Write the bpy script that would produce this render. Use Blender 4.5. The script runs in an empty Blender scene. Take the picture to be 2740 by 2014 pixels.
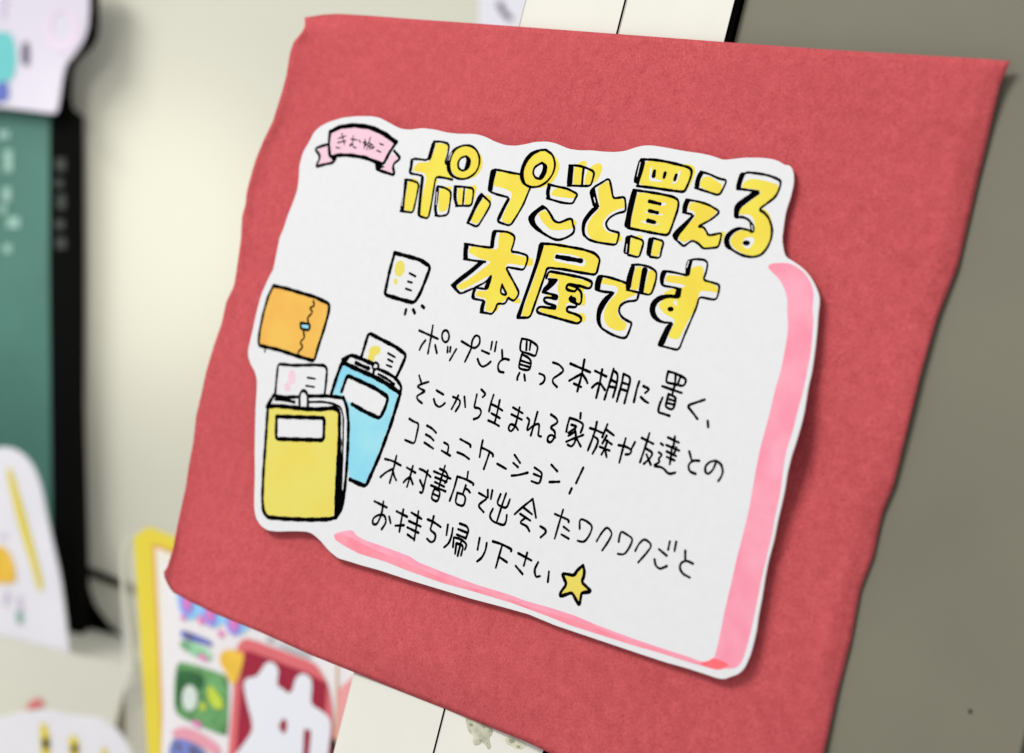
import bpy, bmesh, math, random
from mathutils import Vector, Matrix
from mathutils.geometry import tessellate_polygon

random.seed(7)
SC = bpy.context.scene
COL = SC.collection

# ------------------------------------------------------------------ camera
# The sign hangs in the plane Y = 0 (X right, Z up); the camera stands to its right,
# turned 40 degrees to it, half a metre away, and is held 14 degrees out of level.
FPX, PW, PH = 4000.0, 2740.0, 2014.0
YAW, ROLL, DIST = math.radians(40.3), math.radians(14.3), 0.50
FW = Vector((-math.sin(YAW), math.cos(YAW), 0))
R0 = Vector((math.cos(YAW), math.sin(YAW), 0))
UP = Vector((0, 0, 1))
CR = R0 * math.cos(ROLL) + UP * math.sin(ROLL)
CU = UP * math.cos(ROLL) - R0 * math.sin(ROLL)
CAM = -FW * DIST
cam_d = bpy.data.cameras.new("camera")
cam = bpy.data.objects.new("camera", cam_d)
COL.objects.link(cam)
cam.matrix_world = Matrix(((CR.x, CU.x, -FW.x, CAM.x), (CR.y, CU.y, -FW.y, CAM.y),
                           (CR.z, CU.z, -FW.z, CAM.z), (0, 0, 0, 1)))
cam_d.sensor_width = 36.0
cam_d.lens = 36.0 * FPX / PW
cam_d.clip_start, cam_d.clip_end = 0.01, 50
cam_d.dof.use_dof = True
cam_d.dof.focus_distance = 0.492
cam_d.dof.aperture_fstop = 8.0
SC.camera = cam

# ------------------------------------------------------------------ light
world = bpy.data.worlds.new("World")
SC.world = world
world.use_nodes = True
bgn = world.node_tree.nodes["Background"]
bgn.inputs[0].default_value = (0.97, 0.985, 1.0, 1)
bgn.inputs[1].default_value = 0.585

def area(name, loc, target, sx, sy, power, color):
    l = bpy.data.lights.new(name, 'AREA')
    l.shape = 'RECTANGLE'; l.size = sx; l.size_y = sy; l.energy = power; l.color = color
    o = bpy.data.objects.new(name, l); COL.objects.link(o)
    o.location = loc
    o.rotation_euler = (Vector(target) - Vector(loc)).to_track_quat('-Z', 'Y').to_euler()
    return o

area("ceiling_lamp", (-0.62, -1.55, 1.1), (-0.1, 0.1, 0), 1.0, 0.5, 31, (1, 0.985, 0.95))

sp = bpy.data.lights.new("wall_pool_spot", 'SPOT'); sp.energy = 50; sp.color = (1.0, 0.985, 0.90)  # added spot without a visible fixture, makes a bright pool on the wall
sp.spot_size = math.radians(11); sp.spot_blend = 1.0; sp.shadow_soft_size = 0.06
so = bpy.data.objects.new("wall_pool_spot", sp); COL.objects.link(so)
so.location = (0.2, -1.2, 0.4)
so.rotation_euler = ((CAM + (FW + CR * ((380 - PW / 2) / FPX) - CU * ((640 - PH / 2) / FPX)) * 1.27) - Vector((0.2, -1.2, 0.4))).to_track_quat('-Z', 'Y').to_euler()

SC.view_settings.view_transform = 'Standard'
SC.view_settings.look = 'None'
SC.view_settings.exposure = 0.08
SC.view_settings.gamma = 1.0
SC.render.engine = 'CYCLES'

# ------------------------------------------------------------------ geometry helpers
def ray(x, y):
    return FW + CR * ((x - PW / 2) / FPX) - CU * ((y - PH / 2) / FPX)

def at(x, y, Y):
    """point of the upright plane at distance Y behind the sign, seen at photo position x, y"""
    d = ray(x, y)
    return CAM + d * ((Y - CAM.y) / d.y)

def far(x, y, d):
    """point d metres deep in the room, seen at photo position x, y"""
    return CAM + ray(x, y) * d

def chaikin(p, n=2, closed=False, cap=0.0008):
    """round the corners of a line; never takes more than cap metres off the end of a segment"""
    p = [Vector(q) for q in p]
    for k in range(n):
        if len(p) < 3: return p
        o = [] if closed else [p[0]]
        m = len(p) if closed else len(p) - 1
        for i in range(m):
            a, b = p[i], p[(i + 1) % len(p)]
            t = min(0.22, cap / (k + 1) / max(1e-9, (b - a).length))
            if closed or i > 0: o.append(a.lerp(b, t))
            if closed or i < m - 1: o.append(a.lerp(b, 1 - t))
        if not closed: o.append(p[-1])
        p = o
    return p

def new_obj(name, verts, faces, mat, parent=None, smooth=False):
    me = bpy.data.meshes.new(name)
    me.from_pydata([tuple(v) for v in verts], [], faces)
    me.update()
    if mat: me.materials.append(mat)
    if smooth:
        for f in me.polygons: f.use_smooth = True
    o = bpy.data.objects.new(name, me); COL.objects.link(o)
    if parent is not None: o.parent = parent
    return o

def tag(o, label=None, cat=None, group=None, kind=None):
    for k, v in (("label", label), ("category", cat), ("group", group), ("kind", kind)):
        if v: o[k] = v
    return o

def empty(name, loc=(0, 0, 0)):
    o = bpy.data.objects.new(name, None); COL.objects.link(o)
    o.empty_display_size = 0.02
    return o

class MB:
    def __init__(s): s.v, s.f = [], []
    def poly(s, pts, holes=()):
        loops = [list(pts)] + [list(h) for h in holes]
        flat = [q for l in loops for q in l]
        b = len(s.v); s.v += flat
        for t in tessellate_polygon(loops):
            a, c, d = (flat[i] for i in t)
            n = (c - a).cross(d - a)
            s.f.append(tuple(b + i for i in (t if n.dot(CAM - a) > 0 else t[::-1])))
    def fan(s, strip_l, strip_r):
        b = len(s.v); n = len(strip_l)
        s.v += strip_l + strip_r
        for i in range(n - 1):
            s.f.append((b + i, b + i + 1, b + n + i + 1, b + n + i))
    def prism(s, front, push):
        """closed slab: front outline moved by vector push to make its back"""
        n = len(front); b = len(s.v)
        s.v += list(front) + [q + push for q in front]
        for t in tessellate_polygon([list(front)]):
            a, c, d = (front[i] for i in t)
            nn = (c - a).cross(d - a)
            k = t if nn.dot(push) < 0 else t[::-1]
            s.f.append(tuple(b + i for i in k))
            s.f.append(tuple(b + n + i for i in k[::-1]))
        for i in range(n):
            j = (i + 1) % n
            s.f.append((b + i, b + j, b + n + j, b + n + i))
    def box(s, o, a, c, d):
        P = [o, o + a, o + a + c, o + c]
        s.prism(P, d)
    def build(s, name, mat, parent=None, smooth=False):
        return new_obj(name, s.v, s.f, mat, parent, smooth)

def fix_normals(o):
    bm = bmesh.new(); bm.from_mesh(o.data)
    bmesh.ops.recalc_face_normals(bm, faces=bm.faces); bm.to_mesh(o.data); bm.free()

def bevel(o, w, seg=2):
    m = o.modifiers.new("bevel", 'BEVEL'); m.width = w; m.segments = seg; m.limit_method = 'ANGLE'
    m.angle_limit = math.radians(40)

# ------------------------------------------------------------------ materials
def mat(name, color, rough=0.7, var=0.0, scale=60.0, spec=0.3, bump=0.0, bscale=400.0, detail=4.0):
    m = bpy.data.materials.new(name); m.use_nodes = True
    nt = m.node_tree; b = nt.nodes["Principled BSDF"]
    b.inputs["Roughness"].default_value = rough
    b.inputs["Specular IOR Level"].default_value = spec
    c4 = (*color, 1)
    b.inputs["Base Color"].default_value = c4
    tc = nt.nodes.new("ShaderNodeTexCoord")
    if var > 0:
        n = nt.nodes.new("ShaderNodeTexNoise"); n.inputs["Scale"].default_value = scale
        n.inputs["Detail"].default_value = detail
        nt.links.new(tc.outputs["Object"], n.inputs["Vector"])
        r = nt.nodes.new("ShaderNodeValToRGB")
        r.color_ramp.elements[0].position = 0.3; r.color_ramp.elements[1].position = 0.7
        r.color_ramp.elements[0].color = tuple(max(0, x * (1 - var)) for x in color) + (1,)
        r.color_ramp.elements[1].color = tuple(min(0.95, x * (1 + var)) for x in color) + (1,)
        nt.links.new(n.outputs["Fac"], r.inputs["Fac"])
        nt.links.new(r.outputs["Color"], b.inputs["Base Color"])
    if bump > 0:
        n2 = nt.nodes.new("ShaderNodeTexNoise"); n2.inputs["Scale"].default_value = bscale
        n2.inputs["Detail"].default_value = 5
        nt.links.new(tc.outputs["Object"], n2.inputs["Vector"])
        bp = nt.nodes.new("ShaderNodeBump"); bp.inputs["Strength"].default_value = bump
        bp.inputs["Distance"].default_value = 0.0004
        nt.links.new(n2.outputs["Fac"], bp.inputs["Height"])
        nt.links.new(bp.outputs["Normal"], b.inputs["Normal"])
    return m

def red_paper_mat():
    m = mat("red_paper", (0.6, 0.09, 0.1), 0.92, spec=0.12)
    nt = m.node_tree; b = nt.nodes["Principled BSDF"]; L = nt.links.new
    tc = nt.nodes.new("ShaderNodeTexCoord")
    def noise(scale, detail, rough=0.6):
        n = nt.nodes.new("ShaderNodeTexNoise"); n.inputs["Scale"].default_value = scale
        n.inputs["Detail"].default_value = detail; n.inputs["Roughness"].default_value = rough
        L(tc.outputs["Object"], n.inputs["Vector"]); return n
    def ramp(a, ca, c, cc):
        r = nt.nodes.new("ShaderNodeValToRGB"); e = r.color_ramp.elements
        e[0].position, e[1].position = a, c; e[0].color = (*ca, 1); e[1].color = (*cc, 1); return r
    fine = noise(1500, 5, 0.8); fleck = noise(1000, 4, 0.7); mid = noise(230, 5, 0.75); big = noise(16, 4)
    r1 = ramp(0.3, (0.46, 0.060, 0.068), 0.7, (0.65, 0.130, 0.142)); L(fine.outputs["Fac"], r1.inputs["Fac"])
    r2 = ramp(0.3, (0.84, 0.77, 0.78), 0.7, (1.06, 1.09, 1.08)); L(mid.outputs["Fac"], r2.inputs["Fac"])
    r3 = ramp(0.3, (0.92, 0.88, 0.88), 0.75, (1.04, 1.04, 1.04)); L(big.outputs["Fac"], r3.inputs["Fac"])
    r4 = ramp(0.31, (0.76, 0.70, 0.72), 0.44, (1.0, 1.0, 1.0)); L(fleck.outputs["Fac"], r4.inputs["Fac"])
    def mul(x, y):
        k = nt.nodes.new("ShaderNodeMixRGB"); k.blend_type = 'MULTIPLY'; k.inputs["Fac"].default_value = 1
        L(x, k.inputs["Color1"]); L(y, k.inputs["Color2"]); return k.outputs["Color"]
    L(mul(mul(mul(r1.outputs["Color"], r2.outputs["Color"]), r3.outputs["Color"]), r4.outputs["Color"]), b.inputs["Base Color"])
    bp = nt.nodes.new("ShaderNodeBump"); bp.inputs["Strength"].default_value = 0.5
    bp.inputs["Distance"].default_value = 0.0003
    L(fine.outputs["Fac"], bp.inputs["Height"]); L(bp.outputs["Normal"], b.inputs["Normal"])
    return m

def marker_mat(name, color, deep, scale):
    """felt pen laid on paper: streaky between two strengths of the same ink"""
    m = mat(name, color, 0.7, spec=0.2); nt = m.node_tree; b = nt.nodes["Principled BSDF"]
    tc = nt.nodes.new("ShaderNodeTexCoord"); n = nt.nodes.new("ShaderNodeTexNoise")
    n.inputs["Scale"].default_value = scale; n.inputs["Detail"].default_value = 4
    r = nt.nodes.new("ShaderNodeValToRGB"); e = r.color_ramp.elements
    e[0].position, e[1].position = 0.36, 0.7
    e[0].color, e[1].color = (*color, 1), (*deep, 1)
    nt.links.new(tc.outputs["Object"], n.inputs["Vector"]); nt.links.new(n.outputs["Fac"], r.inputs["Fac"])
    nt.links.new(r.outputs["Color"], b.inputs["Base Color"])
    return m

M = dict(
    red=red_paper_mat(),
    card=mat("card_paper", (0.69, 0.69, 0.70), 0.65, 0.015, 300, spec=0.25, bump=0.06, bscale=1500),
    ink=mat("black_ink", (0.0015, 0.0015, 0.002), 0.9, spec=0.0),
    soft_ink=mat("faded_ink", (0.008, 0.006, 0.008), 0.8, spec=0.0),
    yellow=marker_mat("yellow_marker", (0.76, 0.645, 0.075), (0.75, 0.58, 0.055), 90),
    lemon=marker_mat("lemon_marker", (0.69, 0.61, 0.125), (0.71, 0.58, 0.095), 60),
    pink=marker_mat("pink_marker", (0.84, 0.34, 0.44), (0.82, 0.26, 0.36), 110),
    rose=marker_mat("rose_marker", (0.83, 0.29, 0.36), (0.82, 0.21, 0.28), 130),
    pale_pink=mat("pale_pink_print", (0.78, 0.50, 0.60), 0.7, 0.03, 80),
    blush=mat("blush_print", (0.75, 0.52, 0.60), 0.7, 0.04, 120),
    orange=marker_mat("orange_print", (0.76, 0.45, 0.085), (0.74, 0.37, 0.07), 60),
    blue=marker_mat("blue_print", (0.30, 0.64, 0.72), (0.22, 0.57, 0.73), 60),
)

# reading positions off enlarged crops of the photograph
def zoomed(x0, y0, s):
    return lambda p: (x0 + p[0] / s, y0 + p[1] / s)
T = dict(A=zoomed(650, 290, 3.6717), B=zoomed(1000, 340, 3.6717), C=zoomed(1500, 380, 3.6717),
         M=zoomed(1150, 580, 3.6717), D=zoomed(1500, 600, 3.6717), E=zoomed(1700, 650, 3.6717),
         F=zoomed(1700, 1400, 3.6717), X=zoomed(1640, 1100, 3.6717), K=zoomed(650, 660, 3.6717),
         J=zoomed(650, 980, 3.6717), N=zoomed(1080, 840, 4.902), Q=zoomed(1480, 900, 4.406),
         R=zoomed(1000, 1060, 4.406), S=zoomed(1450, 1140, 4.406), G=zoomed(960, 1270, 4.406),
         H=zoomed(1400, 1300, 4.406), L=zoomed(400, 1400, 2.0436), O=zoomed(0, 0, 1.0))
SCL = dict(N=4.902, Q=4.406, R=4.406, S=4.406, G=4.406, H=4.406, L=2.0436, O=1.0)

def oval(cx, cy, rx, ry, k=20, rot=0.0):
    c, s = math.cos(rot), math.sin(rot)
    return [(cx + rx * math.cos(a) * c - ry * math.sin(a) * s, cy + rx * math.cos(a) * s + ry * math.sin(a) * c)
            for a in (2 * math.pi * i / k for i in range(k))]

# ------------------------------------------------------------------ background: back wall and display ledge
WALL_D = 1.27
wall_m = mat("cream_wall", (0.69, 0.675, 0.57), 0.75, 0.02, 3, spec=0.3)
ledge_m = mat("cream_laminate", (0.70, 0.69, 0.61), 0.6, 0.02, 6, spec=0.3)
post_m = mat("white_board", (0.71, 0.69, 0.62), 0.6, 0.025, 40, spec=0.3, bump=0.05, bscale=500)
panel_m = mat("olive_grey_panel", (0.168, 0.158, 0.116), 0.6, 0.15, 7, spec=0.25, bump=0.08, bscale=900)
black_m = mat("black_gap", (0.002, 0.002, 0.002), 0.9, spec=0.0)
dblack_m = mat("black_cover", (0.004, 0.004, 0.004), 0.8, spec=0.02)
white_m = mat("cool_white_paper", (0.80, 0.79, 0.86), 0.7, 0.02, 30, spec=0.2)
lav_m = mat("lavender_paper", (0.70, 0.66, 0.76), 0.7, 0.02, 30, spec=0.2)
green_m = mat("green_cover", (0.058, 0.168, 0.137), 0.55, 0.12, 12, spec=0.3)
pale_green_m = mat("pale_green_print", (0.26, 0.44, 0.38), 0.6)
grey_m = mat("grey_print", (0.045, 0.05, 0.045), 0.8)
teal_m = mat("teal_print", (0.14, 0.52, 0.52), 0.6, 0.1, 30)
violet_m = mat("violet_print", (0.62, 0.55, 0.72), 0.7)
dusk_m = mat("dark_violet_print", (0.13, 0.10, 0.16), 0.7)
blueb_m = mat("blue_print_dark", (0.12, 0.16, 0.50), 0.7)
skyb_m = mat("sky_blue_print", (0.28, 0.60, 0.92), 0.6)
mag_m = mat("magenta_print", (0.80, 0.20, 0.50), 0.6)
vio_m = mat("purple_print", (0.38, 0.27, 0.78), 0.6)
leaf_m = mat("green_photo_print", (0.13, 0.33, 0.12), 0.6, 0.45, 90, detail=6)
dkgreen_m = mat("dark_green_print", (0.03, 0.13, 0.045), 0.6, 0.3, 60)
lime_m = mat("lime_print", (0.50, 0.62, 0.06), 0.6, 0.2, 60)
crimson_m = mat("crimson_print", (0.34, 0.012, 0.04), 0.5, 0.1, 40)
frame_m = mat("coral_print", (0.72, 0.15, 0.17), 0.5, 0.05, 40)
amber_m = mat("amber_print", (0.84, 0.52, 0.06), 0.6, 0.1, 80)
yframe_m = mat("yellow_frame", (0.76, 0.62, 0.05), 0.45, 0.05, 15)
tan_m = mat("tan_board", (0.42, 0.38, 0.29), 0.7, 0.1, 12)

def farp(pts, d): return [far(x, y, d) for x, y in pts]
def slab(name, pts, d, thick, m, parent=None, n=0):
    """outline at depth d with real thickness going back"""
    k = MB(); P = farp(pts, d)
    if n: P = chaikin(P, n, True, 0.01)
    k.prism(P, FW * thick)
    return k.build(name, m, parent)
def flat(name, pts, d, m, parent, n=1):
    k = MB(); k.poly(chaikin(farp(pts, d), n, True, 0.01)); return k.build(name, m, parent)

# frame of the display bay: R0 across, UP up, FW away from the camera
def bay(a, d, z): return CAM + R0 * a + FW * d + UP * z
k = MB(); k.box(bay(-1.7, WALL_D, -0.9), R0 * 2.6, UP * 2.0, FW * 0.03)
tag(k.build("wall", wall_m), "plain cream wall behind the books, left of the red sheet", "wall", kind="structure")

LZ = far(190, 1760, 1.156).z               # top of the ledge
aR = (far(330, 1800, 1.156) - CAM).dot(R0)
led = empty("display_ledge", bay(aR - 0.3, 1.156, LZ))
def child(o, p):
    o.parent = p; o.matrix_parent_inverse = Matrix.Translation(-p.location); return o
tag(led, "cream ledge along the wall, carrying the green book and rounded white card", "shelf")
k = MB(); k.box(bay(aR - 1.2, 1.156, LZ - 0.11), R0 * 1.2, UP * 0.11, FW * (WALL_D - 1.156 - 0.001))
o = child(k.build("ledge_box", ledge_m), led); bevel(o, 0.004, 3)
k = MB(); k.box(bay(aR - 1.2, 0.80, LZ - 0.135), R0 * 1.75, UP * 0.02, FW * (WALL_D - 0.80 - 0.001))
child(k.build("lower_board", ledge_m), led)
k = MB(); k.box(bay(aR + 0.0005, 1.17, LZ - 0.11), R0 * 0.028, UP * 0.085, FW * (WALL_D - 1.17 - 0.001))
o = child(k.build("end_block", tan_m), led); bevel(o, 0.004, 2)
k = MB(); k.poly(chaikin(farp([(68, 1893), (85, 1875), (105, 1868), (116, 1875), (117, 1888), (100, 1893), (82, 1899)], 1.1545), 1, True))
o = child(k.build("red_sticker", frame_m), led)
# wire rail on the wall
k = MB(); a, b = far(205, 1516, WALL_D - 0.004), far(318, 1561, WALL_D - 0.004)
k.box(a - UP * 0.003, b - a + (b - a) * 1.6, UP * 0.006, FW * 0.003)
tag(k.build("wall_rail", black_m), "thin dark rail running along the cream wall, behind the clear stand", "rail")

# green book with black spine edge
bk = empty("green_book", far(100, 1668, 1.238))
tag(bk, "tall green book with a black edge, standing on the ledge at far left", "book")
child(slab("cover", [(-260, 230), (133, 255), (131, 700), (136, 1200), (140, 1679), (-260, 1578)], 1.235, 0.03, green_m), bk)
child(slab("spine", [(137, 250), (198, 296), (200, 700), (200, 1100), (209, 1400), (216, 1698), (141, 1679), (137, 1200), (134, 700)], 1.2365, 0.028, dblack_m), bk)
k = MB()
for (x, y, w, h) in [(22, 430, 24, 60), (10, 360, 30, 22), (18, 520, 22, 40), (36, 595, 34, 30), (8, 560, 18, 20), (20, 665, 22, 24)]:
    k.poly(farp([(x - w / 2, y - h / 2), (x + w / 2, y - h / 2), (x + w / 2, y + h / 2), (x - w / 2, y + h / 2)], 1.2338))
child(k.build("spine_title", pale_green_m), bk)
k = MB()
for (x, y, w, h) in [(162, 440, 26, 34), (158, 490, 22, 22), (164, 540, 22, 40), (160, 600, 24, 26), (163, 650, 26, 30)]:
    k.poly(farp([(x - w / 2, y - h / 2), (x + w / 2, y - h / 2), (x + w / 2, y + h / 2), (x - w / 2, y + h / 2)], 1.2353))
child(k.build("edge_lettering", grey_m), bk)
# added black slab, shaped like the shadow on the wall beside the book
be = slab("shadow_slab", [(203, 1120), (206, 1300), (214, 1450), (226, 1540), (252, 1620), (290, 1672), (334, 1708), (334, 1716), (140, 1668), (190, 1400)], 1.2652, 0.003, black_m)
tag(be, "black flared slab standing in for the wall shadow beside the green book", "shadow_slab")

# black-backed die-cut card at the top
dc = empty("character_card", far(100, 150, 1.22))
tag(dc, "white die-cut card with teal print on a black backing, above the green book", "card")
child(slab("backing", [(-200, -120), (262, -120), (262, 80), (250, 118), (212, 152), (192, 178), (187, 240), (190, 285), (204, 300), (150, 312), (-200, 250)], 1.228, 0.004, black_m, n=1), dc)
child(slab("card_face", [(-200, -120), (240, -120), (237, 60), (224, 105), (200, 142), (176, 168), (167, 205), (160, 255), (152, 298), (141, 303), (70, 294), (-200, 262)], 1.222, 0.003, lav_m, n=1), dc)
child(flat("print", [(-30, 90), (20, 82), (38, 105), (45, 160), (38, 205), (15, 225), (-30, 230)], 1.2213, teal_m, None), dc)
child(flat("print", [(60, 110), (78, 112), (80, 170), (68, 180), (56, 160)], 1.2213, dusk_m, None), dc)
child(flat("print", [(-20, 225), (22, 215), (25, 270), (-20, 275)], 1.2210, blueb_m, None), dc)
k = MB(); k.poly(chaikin(farp(oval(165, 78, 48, 62), 1.2213), 1, True), [chaikin(farp(oval(165, 70, 28, 42), 1.2213), 1, True)])
child(k.build("print", mat("lilac_print", (0.78, 0.66, 0.80), 0.7)), dc)
child(flat("print", [(2, -20), (18, -20), (16, 50), (2, 52)], 1.2213, violet_m, None), dc)

# rounded white card standing on the ledge
rc = empty("rounded_card", far(80, 1750, 1.157))
tag(rc, "white round-topped card with a yellow stripe and orange print, standing on the ledge", "card")
child(slab("card_face", [(-120, 1215), (-30, 1198), (22, 1196), (58, 1212), (88, 1246), (108, 1298), (122, 1372), (142, 1465), (160, 1545), (173, 1645), (182, 1730), (188, 1768), (100, 1748), (-120, 1695)], 1.157, 0.004, white_m, n=1), rc)
child(flat("yellow_stripe", [(14, 1250), (32, 1256), (60, 1350), (92, 1470), (118, 1572), (104, 1584), (80, 1500), (48, 1400)], 1.1562, yframe_m, None), rc)
child(flat("orange_print", [(-40, 1455), (15, 1462), (36, 1500), (44, 1545), (38, 1562), (-40, 1560)], 1.1562, amber_m, None), rc)
for q in [[(12, 1580), (26, 1582), (22, 1620), (8, 1618)], [(46, 1590), (58, 1596), (60, 1634), (48, 1632)], [(2, 1428), (18, 1428), (16, 1440), (2, 1440)]]: 
    k = MB(); k.poly(farp(q, 1.1562)); child(k.build("small_print", violet_m), rc)
child(flat("small_print", [(42, 1632), (62, 1636), (60, 1672), (44, 1668)], 1.1560, pale_green_m, None), rc)

# white scalloped card in the bottom left corner
sc = empty("scalloped_card", far(150, 2080, 1.05))
tag(sc, "white scalloped card with yellow and black marks, in front of the ledge", "card")
child(slab("card_face", [(-120, 1960), (0, 1920), (68, 1906), (128, 1900), (172, 1914), (222, 1918), (272, 1924), (308, 1950), (338, 1986), (356, 2030), (370, 2110), (-120, 2110)], 1.05, 0.004, white_m, n=1), sc)
k = MB()
for q in [[(106, 1938), (122, 1934), (134, 1975), (132, 2060), (112, 2060)], [(184, 1972), (200, 1966), (212, 1990), (208, 2060), (188, 2060)], [(272, 2000), (286, 2002), (288, 2060), (272, 2060)]]: k.poly(chaikin(farp(q, 1.0492), 1, True))
child(k.build("yellow_mark", yframe_m), sc)
k = MB()
for q in [[(112, 1978), (128, 1972), (132, 2000), (116, 2006)], [(190, 1996), (206, 1990), (208, 2012), (192, 2014)]]: k.poly(chaikin(farp(q, 1.0489), 1, True))
child(k.build("black_mark", dblack_m), sc)

# note on the wall above the red sheet
nt_ = empty("wall_note", far(1340, 40, WALL_D))
tag(nt_, "pale lilac note with a dark smudge, on the wall above the red sheet", "note")
child(slab("note_sheet", [(1287, -140), (1480, -120), (1480, 150), (1278, 110)], WALL_D - 0.003, 0.0015, white_m), nt_)
child(flat("note_mark", [(1325, 5), (1345, 3), (1350, 25), (1372, 45), (1370, 58), (1352, 50), (1338, 30)], WALL_D - 0.0035, dusk_m, None), nt_)

# yellow framed folder, clear stand, picture book
D_F = 0.90
def plane_far(pts, d0, tilt, x0=440):
    """points of an upright plane turned so that it comes nearer to the right"""
    return [far(x, y, 1.0 / (1.0 / d0 + tilt * (x - x0))) for x, y in pts]
TL = 0.00022
def pslab(name, pts, d0, thick, m, parent, n=0):
    k = MB(); P = plane_far(pts, d0, TL)
    if n: P = chaikin(P, n, True, 0.01)
    k.prism(P, FW * thick); return child(k.build(name, m), parent)
def pflat(name, polys, d0, m, parent, n=1):
    k = MB()
    for q in polys: k.poly(chaikin(plane_far(q, d0, TL), n, True, 0.006))
    return child(k.build(name, m), parent)
fo = empty("yellow_folder", far(400, 2100, D_F))
tag(fo, "yellow bordered folder with cream pages, standing behind the colourful picture book", "folder")
k = MB(); k.prism(plane_far([(357, 1438), (388, 1413), (560, 1480), (560, 2150), (405, 2150), (378, 1760)], D_F, TL), FW * 0.012)
o = child(k.build("cover", yframe_m), fo)
pflat("orange_line", [[(407, 1452), (560, 1512), (560, 2150), (434, 2150), (428, 1900), (419, 1700)]], D_F - 0.0006, mat("orange_line_print", (0.72, 0.36, 0.08), 0.6), fo, 0)
pflat("page", [[(416, 1464), (560, 1522), (560, 2150), (441, 2150), (436, 1900), (427, 1700)]], D_F - 0.0012, mat("cream_page", (0.80, 0.78, 0.70), 0.7), fo, 0)

cl = bpy.data.materials.new("clear_plastic"); cl.use_nodes = True
b = cl.node_tree.nodes["Principled BSDF"]; b.inputs["Roughness"].default_value = 0.15
b.inputs["Base Color"].default_value = (0.85, 0.87, 0.84, 1); b.inputs["Alpha"].default_value = 0.22
st = empty("clear_stand", far(340, 1900, 0.93))
tag(st, "clear plastic stand with pale rounded edge, left of the yellow folder", "stand")
child(slab("clear_sheet", [(318, 1475), (330, 1440), (357, 1425), (430, 1430), (430, 2150), (345, 2150), (322, 1600)], 0.925, 0.003, cl, n=1), st)
k = MB()
stripp = [(360, 1424), (334, 1440), (321, 1476), (320, 1540), (330, 1620), (342, 1700), (350, 1800)]
P = chaikin(farp(stripp, 0.922), 2)
for i in range(len(P) - 1):
    k.box(P[i], P[i + 1] - P[i], R0 * 0.0022, FW * 0.002)
child(k.build("stand_rim", mat("pale_rim", (0.62, 0.62, 0.56), 0.4)), st)

D_M = 0.85
z5 = zoomed(440, 1550, 3.5607)
def Z(pts): return [z5(p) for p in pts]
pb = empty("picture_book", far(620, 2150, D_M))
tag(pb, "colourful children's magazine with a large white character on a red box, below the red sheet", "magazine")
pslab("cover", Z([(-20, -160), (1980, 700), (1980, 2200), (-40, 2200), (10, 300)]), D_M, 0.012, mat("white_cover", (0.84, 0.80, 0.82), 0.35, 0.03, 30), pb)
e = D_M - 0.0008
pflat("scallop_band", [Z([(100, 100), (150, 340), (260, 400), (330, 330), (400, 430), (480, 470), (560, 400), (620, 520), (720, 540), (820, 440), (900, 500), (960, 380), (300, 50)])], e, skyb_m, pb)
pflat("scallop", [Z(p) for p in ([(150, 130), (280, 180), (270, 310), (210, 350), (150, 290)], [(370, 230), (500, 300), (490, 420), (430, 460), (370, 390)], [(590, 340), (730, 400), (720, 500), (650, 540), (590, 480)])], e - 0.0006, vio_m, pb, 2)
pflat("scallop_core", [Z(p) for p in ([(180, 120), (255, 150), (240, 280), (200, 290)], [(400, 250), (470, 280), (460, 390), (415, 390)], [(620, 350), (700, 390), (690, 480), (640, 470)])], e - 0.0012, mag_m, pb, 2)
pflat("caption", [Z([(150, 480), (230, 500), (450, 590), (455, 640), (350, 610), (160, 560)])], e, blueb_m, pb)
pflat("caption", [Z([(140, 580), (260, 590), (450, 690), (440, 790), (300, 740), (150, 650)])], e - 0.0003, mat("mint_print", (0.28, 0.58, 0.34), 0.6, 0.4, 120), pb)
pflat("photo_square", [Z([(120, 790), (200, 790), (560, 900), (610, 950), (600, 1480), (560, 1490), (180, 1330), (95, 1260), (90, 1000)])], e, leaf_m, pb)
pflat("picture_dark", [Z([(130, 840), (360, 900), (390, 1010), (330, 1060), (260, 980), (180, 1010), (150, 1200), (110, 1240), (105, 1000)])], e - 0.0004, dkgreen_m, pb)  # dark green area printed in the picture
pflat("picture_pale", [Z(oval(240, 1130, 75, 125))], e - 0.0008, mat("pale_print", (0.66, 0.74, 0.68), 0.6), pb)  # pale oval printed in the picture
pflat("photo_leaf", [Z([(420, 980), (540, 1120), (570, 1230), (480, 1240), (400, 1130)]), Z([(340, 1160), (400, 1190), (390, 1260), (330, 1240)])], e - 0.0008, lime_m, pb, 2)
for q, mm in (([(150, 340), (210, 350), (200, 390), (150, 380)], mag_m), ([(330, 330), (390, 380), (360, 440), (310, 400)], mag_m), ([(520, 470), (580, 520), (540, 560), (500, 520)], mag_m),
              ([(200, 500), (250, 510), (270, 570), (220, 560)], dusk_m), ([(390, 580), (450, 600), (450, 640), (400, 630)], blueb_m), ([(330, 700), (420, 740), (400, 780), (320, 750)], mag_m),
              ([(270, 1330), (360, 1370), (330, 1420), (260, 1380)], mag_m), ([(120, 1560), (170, 1590), (150, 1640), (110, 1610)], dusk_m), ([(240, 1590), (300, 1620), (290, 1680), (230, 1650)], dusk_m)):
    pflat("small_print", [Z(q)], e - 0.0006, mm, pb)
pflat("title_frame", [Z([(690, 640), (730, 580), (800, 560), (1420, 790), (1470, 850), (1560, 1000), (1600, 1250), (1640, 2000), (1650, 2200), (560, 2200), (610, 1600), (660, 1000)])], e - 0.0002, frame_m, pb)
pflat("title_box", [Z([(765, 690), (800, 680), (1380, 900), (1540, 990), (1530, 1240), (1560, 1640), (1560, 2200), (640, 2200), (690, 1480), (740, 850)])], e - 0.0006, crimson_m, pb, 0)
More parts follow.
